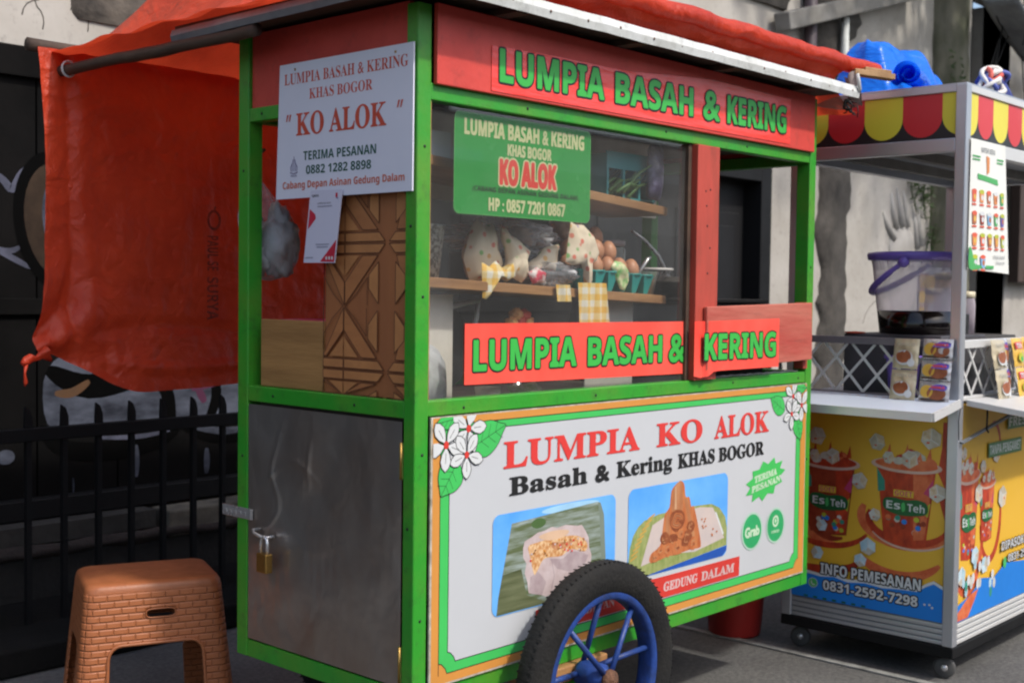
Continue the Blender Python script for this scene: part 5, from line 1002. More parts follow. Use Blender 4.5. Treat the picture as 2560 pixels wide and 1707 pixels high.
# ------------------------------------------------------------------ woven plastic stool
def stool():
    t_ = thing('plastic_stool', (-.03, 1.02, 0), 'orange brown woven look plastic stool beside the cart', 'stool')
    m = bpy.data.materials.new('woven_brown_plastic'); m.use_nodes = True; nt = m.node_tree; N = nt.nodes; K = nt.links; p = N['Principled BSDF']
    p.inputs['Roughness'].default_value = .45
    tc = N.new('ShaderNodeTexCoord'); sx = N.new('ShaderNodeSeparateXYZ'); K.new(tc.outputs['Object'], sx.inputs[0])
    sm_ = N.new('ShaderNodeMath'); sm_.operation = 'SUBTRACT'; K.new(sx.outputs[0], sm_.inputs[0]); K.new(sx.outputs[1], sm_.inputs[1])
    cb = N.new('ShaderNodeCombineXYZ'); K.new(sm_.outputs[0], cb.inputs[0]); K.new(sx.outputs[2], cb.inputs[1])
    br = N.new('ShaderNodeTexBrick'); br.inputs['Scale'].default_value = 1; br.inputs['Brick Width'].default_value = .047; br.inputs['Row Height'].default_value = .0172; br.inputs['Mortar Size'].default_value = .0036; br.inputs['Mortar Smooth'].default_value = 1.; br.offset = .5
    br.inputs['Color1'].default_value = (.39, .130, .047, 1); br.inputs['Color2'].default_value = (.36, .118, .042, 1); br.inputs['Mortar'].default_value = (.325, .105, .038, 1)
    K.new(cb.outputs[0], br.inputs[0]); K.new(br.outputs[0], p.inputs['Base Color'])
    iv = N.new('ShaderNodeMath'); iv.operation = 'SUBTRACT'; iv.inputs[0].default_value = 1; K.new(br.outputs[1], iv.inputs[1])
    b = N.new('ShaderNodeBump'); b.inputs['Strength'].default_value = .8; b.inputs['Distance'].default_value = .003; K.new(iv.outputs[0], b.inputs['Height']); K.new(b.outputs[0], p.inputs['Normal'])
    sd_ = mat('stool_plastic', (.37, .122, .044), .42, vscale=20, bump=.08, bscale=150)
    # local frame: long side along ux
    ux = Vector((.923, -.386, 0)); uy = Vector((.386, .923, 0)); C = Vector((-.028, 1.008, 0))
    def q(a, b_, z): return C+ux*a+uy*b_+Vector((0, 0, z))
    hw, hd, H = .174, .134, .455
    def rr(w, d, r, n=7):
        out = []
        for cx, cy, t0 in ((w-r, d-r, 0), (-w+r, d-r, 90), (-w+r, -d+r, 180), (w-r, -d+r, 270)):
            for k_ in range(n): t = R(t0+90*k_/(n-1)); out.append((cx+r*math.cos(t), cy+r*math.sin(t)))
        return out
    k = MB(); prof = [(0, H), (.010, H-.0015), (.017, H-.006), (.021, H-.014), (.0225, H-.024)]
    n = len(rr(1, 1, .1)); vs = []; fs = []
    vs.append(q(0, 0, H))
    for j in range(n): a, b_ = rr(hw-.03, hd-.03, .02)[j]; vs.append(q(a, b_, H))
    for o_, z in prof[1:]:
        for a, b_ in rr(hw-.0225+o_, hd-.0225+o_, .034): vs.append(q(a, b_, z))
    for j in range(n): fs.append((0, 1+j, 1+(j+1) % n))
    for i in range(len(prof)-1):
        for j in range(n): a = 1+i*n+j; b_ = 1+i*n+(j+1) % n; fs.append((a, a+n, b_+n, b_))
    k.add(vs, fs, sd_, True); k.build('seat', t_)
    # skirt and legs as one flared shell per side, with an arched opening
    def side(face, m_, name):
        hl = hw if face in (0, 2) else hd; off = hd if face in (0, 2) else hw
        def pos(s_, z, ins=0.):      # s_ along the side -1..1
            f_ = (H-.02-z)/(H-.02); w = hl+.042*f_; o_ = off+.042*f_-ins; r = .034; a = s_*w
            if abs(a) > w-r:   # round the corner
                t = (abs(a)-(w-r))/r; ang = t*math.pi/4; aa = (w-r)+r*math.sin(ang); oo = o_-r+r*math.cos(ang); a = math.copysign(aa, a); o_ = oo
            if face == 0: return q(a, -o_, z)
            if face == 2: return q(-a, o_, z)
            if face == 1: return q(o_, a, z)
            return q(-o_, -a, z)
        k = MB(); NU = 72; NV = 96; idx = {}; vs = []; fs = []
        top = .300; lw = .112 if face in (0, 2) else .076
        def inside(s_, z):
            f_ = (H-.02-z)/(H-.02); w = hl+.042*f_; a = abs(s_*w); half = lw+.020*f_; r = .035
            if z > top: return False
            if a < half-r: return True
            if a > half: return False
            return (z < top-r) or math.hypot(a-(half-r), z-(top-r)) < r
        def handle(s_, z):
            if face != 0: return False
            a = s_*hl; return abs(z-.375) < .0115 and abs(a-.012) < .037
        P_ = [[(-1+2*i/NU, (H-.0225)*(1-j/NV)) for i in range(NU+1)] for j in range(NV+1)]
        for j in range(NV+1):
            for i in range(NU+1): s_, z = P_[j][i]; idx[i, j] = len(vs); vs.append(pos(s_, z))
        for j in range(NV):
            for i in range(NU):
                s_, z = -1+2*(i+.5)/NU, (H-.0225)*(1-(j+.5)/NV)
                if inside(s_, z) or handle(s_, z): continue
                fs.append((idx[i, j], idx[i, j+1], idx[i+1, j+1], idx[i+1, j]))
        # snap opening border to the smooth arch
        used = set(v for f_ in fs for v in f_)
        k.add(vs, fs, m_, True); o = k.build(name, t_)
        bm = bmesh.new(); bm.from_mesh(o.data); bmesh.ops.delete(bm, geom=[v for v in bm.verts if not v.link_faces], context='VERTS')
        bd = [v for v in bm.verts if v.is_boundary]
        for it in range(2):
            new = {}
            for v in bd:
                nb = [e.other_vert(v) for e in v.link_edges if e.is_boundary]
                if len(nb) == 2 and .004 < (v.co.z) < H-.03 and abs(nb[0].co.z-nb[1].co.z) < .05: new[v] = v.co*.5+(nb[0].co+nb[1].co)*.25
            for v, c_ in new.items():
                wpos = v.co+ROOT[t_]; la = (wpos-C).dot(ux); lb_ = (wpos-C).dot(uy)
                ed = abs(abs(la)-hw-.042*(H-.02-wpos.z)/(H-.02)) < .02 and abs(abs(lb_)-hd-.042*(H-.02-wpos.z)/(H-.02)) < .02
                if not ed: v.co = c_
        bm.to_mesh(o.data); bm.free()
        md = o.modifiers.new('s', 'SOLIDIFY'); md.thickness = .006; md.offset = -1
        return o
    for fc in range(4): side(fc, m, 'side_panel')
    k = MB(); k.tube([q(.012+a, -hd-.0085+.004*0, .375+b_) for a, b_ in [(math.copysign(.037*abs(math.cos(t))**.45, math.cos(t)), math.copysign(.0115*abs(math.sin(t))**.6, math.sin(t))) for t in [2*math.pi*i/28 for i in range(28)]]], .0022, sd_, closed=True, n=8); k.build('handle_slot_rim', t_)
    # raised plain bead round the front arch
    k = MB(); pts = []
    def fp(a, z): f_ = (H-.02-z)/(H-.02); return q(a, -(hd+.042*f_)-.0005, z)
    L_ = lambda z: .112+.020*(H-.02-z)/(H-.02)
    for z in [.02*i for i in range(0, 14)]: pts.append(fp(-L_(z), z))
    for t in range(0, 91, 15): pts.append(fp(-(L_(.27)-.035)-.035*math.cos(R(t)), .265+.035*math.sin(R(t))))
    for t in range(90, -1, -15): pts.append(fp((L_(.27)-.035)+.035*math.cos(R(t)), .265+.035*math.sin(R(t))))
    for z in [.26-.02*i for i in range(0, 14)]: pts.append(fp(L_(z), z))
    k.tube(pts, .0045, sd_, n=8); k.build('arch_bead', t_)
    return t_
stool()

# ------------------------------------------------------------------ aluminium drink stall
CX, CY, CL, CW = 1.969, -.362, .607, 1.30
stl = thing('drink_stall', (CX+.6, CY+.3, 0), 'aluminium drink stall with yellow poster panels and red and yellow scalloped top', 'drink stall')
for i, (x0, y0) in enumerate(((CX, CY), (CX, CY+CL-.036), (CX+CW-.036, CY), (CX+CW-.036, CY+CL-.036))):
    k = MB(); k.box(x0, x0+.036, y0, y0+.036, .115, 1.872, ALU)
    k.build('post', stl, bevel=.003)
def sbar(nm, *a, m=ALU):
    k = MB(); k.box(*a, m); return k.build(nm, stl, bevel=.002)
for z0, z1 in ((1.848, 1.870), (1.664, 1.706)):
    sbar('frame_bar', CX+.002, CX+.034, CY+.036, CY+CL-.036, z0, z1); sbar('frame_bar', CX+.036, CX+CW-.036, CY+.002, CY+.034, z0, z1, m=ALUB)
    sbar('frame_bar', CX+CW-.034, CX+CW-.002, CY+.036, CY+CL-.036, z0, z1); sbar('frame_bar', CX+.036, CX+CW-.036, CY+CL-.034, CY+CL-.002, z0, z1)
k = MB(); k.box(CX+.003, CX+CW-.003, CY+.003, CY+CL-.003, 1.8705, 1.8745, ALU); k.build('roof_sheet', stl)
k = MB(); k.box(CX+.036, CX+CW-.036, CY+.036, CY+CL-.036, 1.700, 1.706, mat('ceiling_panel', (.30, .31, .32), .5)); k.build('ceiling_panel', stl)
for y in (-.12, .08): k = MB(); k.box(CX+.036, CX+CW-.036, y, y+.03, 1.668, 1.6995, mat('grey_beam')); k.build('ceiling_rib', stl)
SY = mat('scallop_yellow', (.72, .62, .05), .35, var=.03); SR = mat('scallop_red', (.62, .028, .035), .35, var=.03); SB = mat('scallop_black', (.018, .018, .02), .4)
k = MB(); k.box(CX+.008, CX+.012, CY+.036, CY+CL-.036, 1.706, 1.848, SB); k.box(CX+.036, CX+CW-.036, CY+.008, CY+.012, 1.706, 1.848, SB); aw = k.build('awning_board', stl)
def scal(f, a0, a1, lim0, lim1, m):
    q = []; r = abs(a1-a0)/2; c = (a0+a1)/2
    q = [(a0, 1.8475), (a1, 1.8475)]
    for i in range(17): t = math.pi*i/16; q.append((c+(a1-c)*math.cos(t), 1.776-.062*math.sin(t)))
    q = [(min(max(a, lim0), lim1), b) for a, b in q]; f.poly(q, m)
f = Flat('x', CX+.0078)
for i in range(6):
    a1 = .112+.131*1-.131*i; a0 = a1-.131
    lo, hi = CY+.0365, CY+CL-.0365
    if a1 > lo and a0 < hi: scal(f, a0, a1, lo, hi, SR if i % 2 else SY)
f.make('scallop_print', aw)
f = Flat('y', CY+.0078)
for i in range(11):
    a0 = CX+.036-.055+.123*i; lo, hi = CX+.0365, CX+CW-.0365
    if a0 < hi: scal(f, a0, a0+.123, lo, hi, SR if i % 2 else SY)
f.make('scallop_print', aw)
# base, poster panels
for nm, x0, x1, y0, y1 in (('base_skirt', CX+.004, CX+.02, CY+.036, CY+CL-.036), ('base_skirt', CX+.036, CX+CW-.036, CY+.004, CY+.02)):
    k = MB(); 
    for j in range(4):
        z = .117+j*.0175; k.box(x0, x1, y0, y1, z, z+.0125, ALU if nm and y0 > CY+.01 else ALUB)
    k.box(x0+.004, x1-.0 if x1-x0 < .1 else x1, y0+(.004 if y1-y0 < .1 else 0), y1, .115, .186, GALV); k.build(nm, stl, bevel=.002)
k = MB(); k.box(CX-.002, CX+CW, CY-.002, CY+CL, .080, .1145, BLACKP); k.build('chassis', stl, bevel=.003)
YEL = mat('poster_yellow', (.72, .42, .030), .45, var=.05, vscale=2, rgb2=(.76, .46, .06)); BLU = mat('poster_blue', (.010, .20, .66), .45, var=.05)
TEA = mat('poster_tea', (.56, .060, .018), .42, vscale=34, rgb2=(.24, .016, .008), stretch=(1, 1, .5)); TEA2 = mat('poster_tea_dark', (.20, .02, .010), .42, vscale=16, rgb2=(.38, .06, .02)); TEAO = mat('poster_tea_orange', (.70, .19, .07), .42, vscale=30, rgb2=(.50, .06, .02)); ICE = mat('poster_ice', (.62, .62, .56), .42, vscale=22, rgb2=(.42, .36, .26)); ICEB = mat('poster_ice_blue', (.50, .66, .72), .42, vscale=22, rgb2=(.25, .45, .55))
ICE2 = mat('poster_ice_core', (.70, .64, .50), .42, vscale=60, rgb2=(.52, .36, .20)); ICE3 = mat('poster_ice_shadow', (.42, .38, .30), .42, vscale=60, rgb2=(.60, .56, .48)); ICEB2 = mat('poster_ice_blue_core', (.62, .74, .78), .42, vscale=60, rgb2=(.36, .55, .66))
CUPW = mat('poster_cup_rim', (.66, .45, .36), .42); LGN = mat('poster_logo_green', (.010, .12, .035), .42); MAG = mat('poster_magenta', (.55, .05, .16), .42); LIM = mat('poster_lime', (.48, .52, .04), .42); TEL = mat('poster_teal', (.04, .30, .22), .42); WAT = mat('message_green', (.07, .48, .13), .42)
k = MB(); k.box(CX+.010, CX+.016, CY+.036, CY+CL-.036, .187, .876, YEL); k.box(CX+.036, CX+CW-.036, CY+.010, CY+.016, .187, .876, YEL); k.box(CX+.04, CX+CW-.016, CY+CL-.016, CY+CL-.010, .117, .87, GALV); k.box(CX+CW-.014, CX+CW-.01, CY+.036, CY+CL-.036, .187, .87, YEL); pp = k.build('poster_panel', stl)
def arc(c, ra, rb, t0, t1, w0, w1, n=26, rot=0.):
    A = []; B = []
    for i in range(n+1):
        t = R(t0+(t1-t0)*i/n); w = w0+(w1-w0)*i/n; w *= math.sin(math.pi*min(max((i+.5)/(n+1), 0), 1))**.35
        for L_, s_ in ((A, 1), (B, -1)):
            a = (ra+s_*w/2)*math.cos(t); b = (rb+s_*w/2)*math.sin(t); L_.append((c[0]+a*math.cos(rot)-b*math.sin(rot), c[1]+a*math.sin(rot)+b*math.cos(rot)))
    return A+B[::-1]
def cube(f, a, b, r, rot, m):
    core = ICEB2 if m is ICEB else ICE2; q = [(a+r*1.05*math.cos(rot+i*math.pi/3+.12*math.sin(i*5+rot)), b+r*1.05*math.sin(rot+i*math.pi/3+.12*math.sin(i*5+rot))) for i in range(6)]; c = (a+r*.12*math.cos(rot*3), b+r*.12*math.sin(rot*3))
    f.poly([c, q[0], q[1], q[2]], m); f.poly([c, q[2], q[3], q[4]], core); f.poly([c, q[4], q[5], q[0]], ICE3)
    for i in (0, 2, 4): f.ring([c, (c[0]*.2+q[i][0]*.8, c[1]*.2+q[i][1]*.8)], r*.09, PTXT)
    f.ring([q[1], q[2], q[3]], r*.08, PTXT); f.ell(c[0]+r*.3, c[1]-r*.3, r*.18, r*.12, TEAO if m is ICE else m, 8)
def cup(f, ca, top, w, h, sg, dark=False):
    """tea cup print; sg = -1 when the picture's right is towards smaller coordinate"""
    T1, T2 = (TEA2, TEA) if dark else (TEA, TEAO)
    X = lambda a: ca+sg*a*w
    f.poly([(X(-.50), top), (X(.50), top), (X(.36), top-h), (X(.0), top-h*1.03), (X(-.36), top-h)], T1)
    f.poly([(X(.12), top-.02*h), (X(.46), top-.02*h), (X(.33), top-h*.97), (X(.15), top-h)], T2)
    f.poly([(X(-.50), top-.05*h), (X(-.36), top-.22*h), (X(-.35), top-.36*h), (X(-.47), top-.38*h)], TEL)
    f.poly([(X(.46), top-.14*h), (X(.30), top-.34*h), (X(.44), top-.40*h)], MAG); f.poly([(X(.42), top-.46*h), (X(.26), top-.60*h), (X(.38), top-.66*h)], LIM)
    random.seed(int(ca*1000)); 
    for i in range(16): a = random.uniform(-.32, .32); b = random.uniform(.70, .95); f.ell(X(a), top-b*h, w*.05, w*.045, random.choice([TEL, LIM, ICE, TEAO, T2, TEA2, BLU, CUPW]), 7)
    f.ell(X(0), top+.01*h, w*.60, h*.105, CUPW, 32); f.ell(X(0), top+.025*h, w*.53, h*.08, T2, 32)
    for i in range(14):
        a = random.uniform(-.44, .44); b = random.uniform(-.02, .16)*(1-abs(a)); f.ell(X(a), top+.05*h+b*h, w*.10, h*.055, [T2, ICE, T1, TEAO][i % 4], 8, a)
    for a, b in ((-.3, .30), (0, .32), (.38, .28), (.22, .2)): f.poly([(X(a-.05), top+.1*h), (X(a+.05), top+.1*h), (X(a+.02), top+b*h)], T2)
    cube(f, X(.06), top+.10*h, w*.14, .4, ICE); cube(f, X(-.30), top+.10*h, w*.10, .1, ICE)
    f.rect(X(-.20), top-.42*h, X(.14), top-.33*h, mat('poster_tag_yellow', (.72, .50, .04), .42)); f.text(sans('GOET'), X(-.18), top-.41*h, X(.12), top-.34*h, MAG)
    f.blobp([(X(-.36), top-.47*h), (X(-.2), top-.44*h), (X(0), top-.46*h), (X(.2), top-.44*h), (X(.36), top-.48*h), (X(.36), top-.62*h), (X(.1), top-.67*h), (X(-.15), top-.67*h), (X(-.36), top-.60*h)], LGN)
    f.text(sans('Es'), X(-.32), top-.60*h, X(-.08), top-.49*h, PTXT); f.text(sans('Teh'), X(.04), top-.61*h, X(.33), top-.50*h, PTXT); f.blobp([(X(-.06), top-.52*h), (X(-.01), top-.50*h), (X(.0), top-.60*h), (X(-.05), top-.62*h)], WAT)
f = Flat('x', CX+.0096)
f.poly(arc((-.195, .50), .155, .085, 190, 380, .030, .045), TEAO); f.poly(arc((-.20, .495), .135, .075, 185, 375, .022, .03), TEA); f.poly(arc((-.21, .487), .15, .085, 200, 330, .006, .008), CUPW)
f.poly(arc((.06, .50), .12, .12, 260, 370, .03, .04), TEAO); f.poly(arc((.06, .50), .10, .10, 250, 375, .02, .03), TEA2); f.poly(arc((.09, .46), .16, .085, 200, 330, .02, .02), TEA)
f.poly([(-.326, .82), (-.31, .82), (-.308, .74), (-.296, .66), (-.326, .60)], TEA); f.poly([(-.326, .60), (-.30, .58), (-.326, .50)], TEA)
f.poly(arc((-.17, .44), .17, .13, 215, 320, .03, .04), TEAO); f.poly(arc((.12, .34), .15, .05, 180, 300, .03, .03), TEA)
cup(f, -.191, .668, .200, .235, -1); cup(f, .078, .652, .185, .235, -1, True)
for a, b, r, m in ((-.092, .738, .027, ICE), (-.275, .765, .033, ICE), (-.033, .604, .027, ICE), (-.300, .595, .028, ICE), (-.068, .392, .028, ICEB), (-.042, .343, .022, ICEB), (.115, .345, .022, ICEB), (-.090, .500, .02, ICE), (.125, .74, .03, ICE), (.10, .44, .02, ICEB)): cube(f, a, b, r, a*9, m)
lo = CY+.0365; hi = CY+CL-.0365; q = [(hi, .1875), (hi, .285), (.16, .272), (.10, .266), (.05, .272), (.0, .262), (-.06, .270), (-.12, .264), (-.18, .270), (-.24, .272), (-.27, .293), (-.295, .306), (lo, .292), (lo, .1875)]
f.poly([(a, b+.010 if 0 < i < len(q)-1 else b) for i, (a, b) in enumerate(q)], PTXT); f.poly(q, BLU)
f.text(sans('INFO PEMESANAN'), .100, .277, -.252, .313, PTXT, outline=PBLACK, ow=.004, grow=.0006); f.text(sans('0831-2592-7298'), .089, .224, -.243, .256, PTXT, outline=PBLACK, ow=.004, grow=.0006)
f.ell(.127, .241, .0175, .0165, PTXT, 20); f.ell(.127, .241, .0155, .0145, WAT, 20); f.ring([(.133, .247), (.133, .239), (.126, .234), (.121, .235)], .004, PTXT)
for a, b in ((-.267, .236), (-.283, .238), (-.292, .230)): f.ell(a, b, .004, .0035, PTXT, 10)
for i in range(7): f.rect(.16-.035*i, .190, .145-.035*i, .196, LGN)
f.make('poster_print', pp)
f = Flat('y', CY+.0096); X0 = CX+.0365
f.poly(arc((X0+.085, .47), .12, .20, 200, 350, .03, .04), TEAO); f.poly(arc((2.27, .50), .085, .15, 190, 370, .02, .03), TEA); f.poly(arc((2.28, .70), .06, .10, 0, 110, .015, .02), TEA)
cup(f, X0+.085, .64, .15, .26, 1); cup(f, 2.235, .605, .115, .185, 1)
for a, b, r, m in ((X0+.03, .72, .02, ICE), (2.16, .58, .03, ICE), (2.36, .55, .035, ICE), (2.19, .665, .022, ICE), (2.30, .70, .03, ICE), (2.14, .38, .03, ICEB), (2.22, .34, .028, ICEB), (X0+.03, .33, .03, ICEB)): cube(f, a, b, r, a*9, m)
f.poly([(X0, .1875), (X0, .24), (2.11, .26), (2.2, .30), (2.3, .285), (2.4, .32), (2.6, .30), (CX+CW-.037, .31), (CX+CW-.037, .1875)], BLU)
for i in range(16): random.seed(i+70); f.ell(random.uniform(2.03, 2.33), random.uniform(.23, .36), .012, .018, random.choice([PTXT, ICEB, TEL, ICE]), 9)
f.poly([(X0, .19), (2.09, .19), (2.14, .235), (2.17, .27), (2.10, .26), (X0, .215)], TEAO)
DG = mat('poster_label_green', (.06, .19, .06), .42); f.rect(2.225, .690, 2.512, .738, DG); f.text(sans('TANPA PENGAWET'), 2.235, .698, 2.503, .730, PTXT); f.rect(2.385, .772, 2.60, .820, DG); f.text(sans('FRESH'), 2.395, .780, 2.59, .812, PTXT)
f.text(sans('DIPASOK ALAMI'), 2.36, .365, 2.72, .395, PTXT, outline=PBLACK, ow=.003); f.text(sans('0831-2592-7298'), 2.42, .318, 2.74, .345, PTXT, outline=PBLACK, ow=.003); f.ell(2.39, .322, .014, .02, WAT, 14)
f.make('poster_print', pp)
# counters, flap shelf, lattice
k = MB(); k.box(CX+.036, CX+CW-.036, CY+.036, CY+CL-.036, .872, .886, mat('white_counter', (.60, .63, .70), .3, var=.04)); k.build('counter', stl)
k = MB(); vs = []
for x, z in ((CX-.002, .893), (1.778, .862)):
    for y in (CY+.003, CY+CL-.003):
        for dz in (-.020, 0): vs.append((x, y, z+dz))
k.add(vs, [(0, 1, 3, 2), (4, 6, 7, 5), (0, 4, 5, 1), (2, 3, 7, 6), (0, 2, 6, 4), (1, 5, 7, 3)], mat('pale_blue_laminate', (.50, .56, .66), .28, var=.06, vscale=2)); fl = k.build('flap_shelf', stl, bevel=.002)
k = MB(); k.bar((1.774, CY+.0, .8525), (1.774, CY+CL, .8525), .008, .026, ALUB); k.bar((1.774, CY-.004, .8525), (CX-.002, CY-.004, .883), .008, .026, ALUB); k.build('edge_trim', fl)
k = MB()
for i in range(6):
    y = .215-.030*i; k.box(1.944, 1.951, y-.010, y, .8885, .8897, mat('ruler_blue', (.12, .16, .35), .5))
for i in range(7):
    y = .03-.030*i; k.box(1.944, 1.951, y-.010, y, .8887, .8899, mat('ruler_orange', (.62, .32, .10), .5))
k.build('edge_marks', fl)['kind'] = 'stuff'
k = MB(); vs = []
for y, z in ((CY-.002, .893), (CY-.20, .868)):
    for x in (CX+.05, CX+CW-.02):
        for dz in (-.020, 0): vs.append((x, y, z+dz))
k.add(vs, [(0, 1, 3, 2), (4, 6, 7, 5), (0, 4, 5, 1), (2, 3, 7, 6), (0, 2, 6, 4), (1, 5, 7, 3)], ALUB); k.build('flap_shelf', stl, bevel=.002)
k = MB(); k.bar((CX+.012, CY-.006, .760), (CX+.24, CY-.10, .858), .014, .006, GALV); k.build('flap_strut', stl)
k = MB(); k.tube([(CX-.004, CY-.004, .77), (CX-.014, CY-.006, .83), (CX-.008, CY-.008, .868), (CX+.006, CY-.009, .87)], .0016, VOID, n=6); k.tube([(CX+.10, CY-.05, .86), (CX+.104, CY-.048, .83), (CX+.098, CY-.05, .80), (CX+.104, CY-.054, .79)], .003, VOID, n=6); k.build('wire_tie', stl)
def lattice(axis, c, a0, a1, z0, z1, nm='lattice'):
    k = MB(); P = (lambda a, z: (c, a, z)) if axis == 'x' else (lambda a, z: (a, c, z)); upv = (1, 0, 0) if axis == 'x' else (0, 1, 0); st_ = .098; hz = z1-z0; segs = []
    for s_ in (1, -1):
        for i in range(-4, int((a1-a0)/st_)+5):
            A = a0+i*st_; pa, za = A, z0; pb, zb = A+s_*hz*.88, z1
            t0, t1 = 0, 1
            for lim, sg in ((a0, 1), (a1, -1)):
                fa, fb = (pa-lim)*sg, (pb-lim)*sg
                if fa < 0 and fb < 0: t0, t1 = 1, 0; break
                if fa < 0: t0 = max(t0, fa/(fa-fb))
                elif fb < 0: t1 = min(t1, fa/(fa-fb))
            if t1-t0 > .03: segs.append(((pa+(pb-pa)*t0, za+(zb-za)*t0), (pa+(pb-pa)*t1, za+(zb-za)*t1), s_))
    for p, q_, s_ in segs:
        off = .0015*s_; a = Vector(P(*p)); b = Vector(P(*q_)); sh_ = Vector((off, 0, 0)) if axis == 'x' else Vector((0, off, 0)); k.bar(a+sh_, b+sh_, .0085, .0030, ALUB, upv=upv)
    k.build(nm, stl)
FRM = mat('grey_bronze_bar', (.22, .20, .22), .4, metal=.3)
sbar('lattice_rail', CX+.006, CX+.030, CY+.036, CY+CL-.036, 1.055, 1.078, m=FRM); sbar('lattice_rail', CX+.006, CX+.030, CY+.036, CY+CL-.036, .887, .897, m=FRM)
sbar('lattice_rail', CX+.036, CX+CW-.036, CY+.006, CY+.030, 1.052, 1.078, m=ALUB); sbar('lattice_rail', CX+.036, CX+CW-.036, CY+.006, CY+.030, .887, .900, m=ALUB)
lattice('x', CX+.018, CY+.038, CY+CL-.038, .897, 1.055); lattice('y', CY+.018, CX+.038, CX+CW-.038, .900, 1.052)
# castors
for x, y in ((CX+.05, CY+.045), (CX+.05, CY+CL-.05), (CX+CW-.05, CY+.045), (CX+CW-.05, CY+CL-.05)):
    c_ = bpy.data.objects.new('castor', None); COL.objects.link(c_); c_.parent = stl; c_.location = Vector((x, y, 0))-ROOT[stl]; ROOT[c_] = Vector((x, y, 0))
    k = MB(); k.lathe([(0, -.011), (.028, -.011), (.0335, -.008), (.035, 0), (.0335, .008), (.028, .011), (0, .011)], mat('grey_castor_rubber', (.05, .05, .048), .6, rgb2=(.10, .1, .095)), (x, y, .0355), (1, .35, 0), 28); k.build('castor_wheel', c_)
    k = MB(); k.lathe([(0, .014), (.010, .014), (.011, .011)], STEEL, (x, y, .0355), (-1, -.35, 0), 14); k.bar((x-.014, y-.004, .03), (x-.014, y-.004, .078), .018, .002, STEEL); k.bar((x+.014, y+.004, .03), (x+.014, y+.004, .078), .018, .002, STEEL); k.box(x-.02, x+.02, y-.02, y+.02, .0755, .0795, STEEL); k.build('fork', c_)

# ------------------------------------------------------------------ things on and around the drink stall
PUR = mat('purple_plastic', (.20, .13, .52), .3, var=.05); CLP = mat('milky_clear_plastic', (.66, .58, .66), .2, trans=.58, var=.04)
def bucket(c, r0, r1, h, label, hh, fill=True, name='bucket'):
    t_ = thing(name, c, label, 'bucket'); C = Vector(c)
    k = MB(); hq = .29; k.lathe([(r0+(r1-r0)*hq, h*hq), (r1, h)] if fill else [(0, 0), (r0, 0), (r1, h)], CLP, C, n=48)
    for j in range(24):
        t = 2*math.pi*j/24; e = Vector((math.cos(t), math.sin(t), 0)); k.tube([C+e*(r1-.012)+Vector((0, 0, h*.80)), C+e*(r1+.001)+Vector((0, 0, h-.01))], .0025, CLP, n=5)
    k.build('bucket_body', t_)
    k = MB(); k.lathe([(r1-.001, h-.022), (r1+.010, h-.020), (r1+.014, h-.004), (r1+.011, h+.004), (r1, h+.006), (r1-.004, h)], PUR, C, n=56); k.build('rim', t_)
    if fill: k = MB(); k.lathe([(0, 0), (r0-.003, 0), (r0, .004), (r0+(r1-r0)*.29, h*.29), (0, h*.289)], mat('black_tea', (.008, .004, .003), .12), C, n=48); k.build('drink', t_)
    k = MB(); e = Vector((-.985, -.17, 0)); s_ = Vector((-.17, .985, 0)); pts = []
    for i in range(25):
        t = math.pi*i/24; pts.append(C+e*((r1+.014)*math.cos(t))+s_*((r1+.035)*math.sin(t)*.78)+Vector((0, 0, h-.03-hh*math.sin(t))))
    k.tube(pts, [.011 if 2 < i < 22 else .008 for i in range(25)], PUR, n=10); k.lathe([(0, .012), (.016, .010), (.018, 0), (0, 0)], PUR, pts[0], e, 20); k.build('handle', t_); return t_
bucket((2.22, -.10, .887+.20), .118, .150, .268, 'large clear bucket of black tea with purple rim and handle on the stall', .10)
k = MB(); k.box(2.06, 2.42, -.26, .08, .887, 1.0865, mat('tub_stand', (.07, .065, .075), .5, vscale=6, rgb2=(.03, .03, .03))); tag(k.build('bucket_stand', bevel=.004), 'dark low stand behind the lattice under the clear bucket', 'stand')
t_ = thing('purple_bucket', (2.03, -.03, .887), 'small purple tub behind the left lattice of the stall', 'tub'); k = MB(); k.lathe([(0, 0), (.045, 0), (.055, .12), (.062, .125), (.062, .135), (.052, .13)], PUR, (2.035+.015, -.14, .887), n=28); k.build('tub_body', t_)
k = MB(); k.lathe([(0, 0), (.034, 0), (.034, .004), (0, .006)], mat('red_cap', (.55, .06, .02), .4), (2.08, .05, 1.0875), n=20); tag(k.build('red_saucer'), 'small flat red saucer at the left foot of the clear bucket', 'saucer')
rbk = thing('red_bucket', (2.02, .43, 0), 'dull red plastic bucket standing on the ground between the two stalls', 'bucket')
k = MB(); k.lathe([(0, 0), (.085, 0), (.092, .01), (.112, .24), (.118, .245), (.118, .255), (.108, .25), (.088, .02), (0, .012)], mat('dull_red_plastic', (.36, .022, .018), .45, var=.1), (2.0, .45, .0), n=40); k.build('bucket_body', rbk)
k = MB(); k.tube([(2.0+.115*math.cos(t), .45-.02, .235-.07*math.sin(t)) for t in [math.pi*i/16 for i in range(17)]], .004, STEEL, n=8); k.build('handle', rbk)
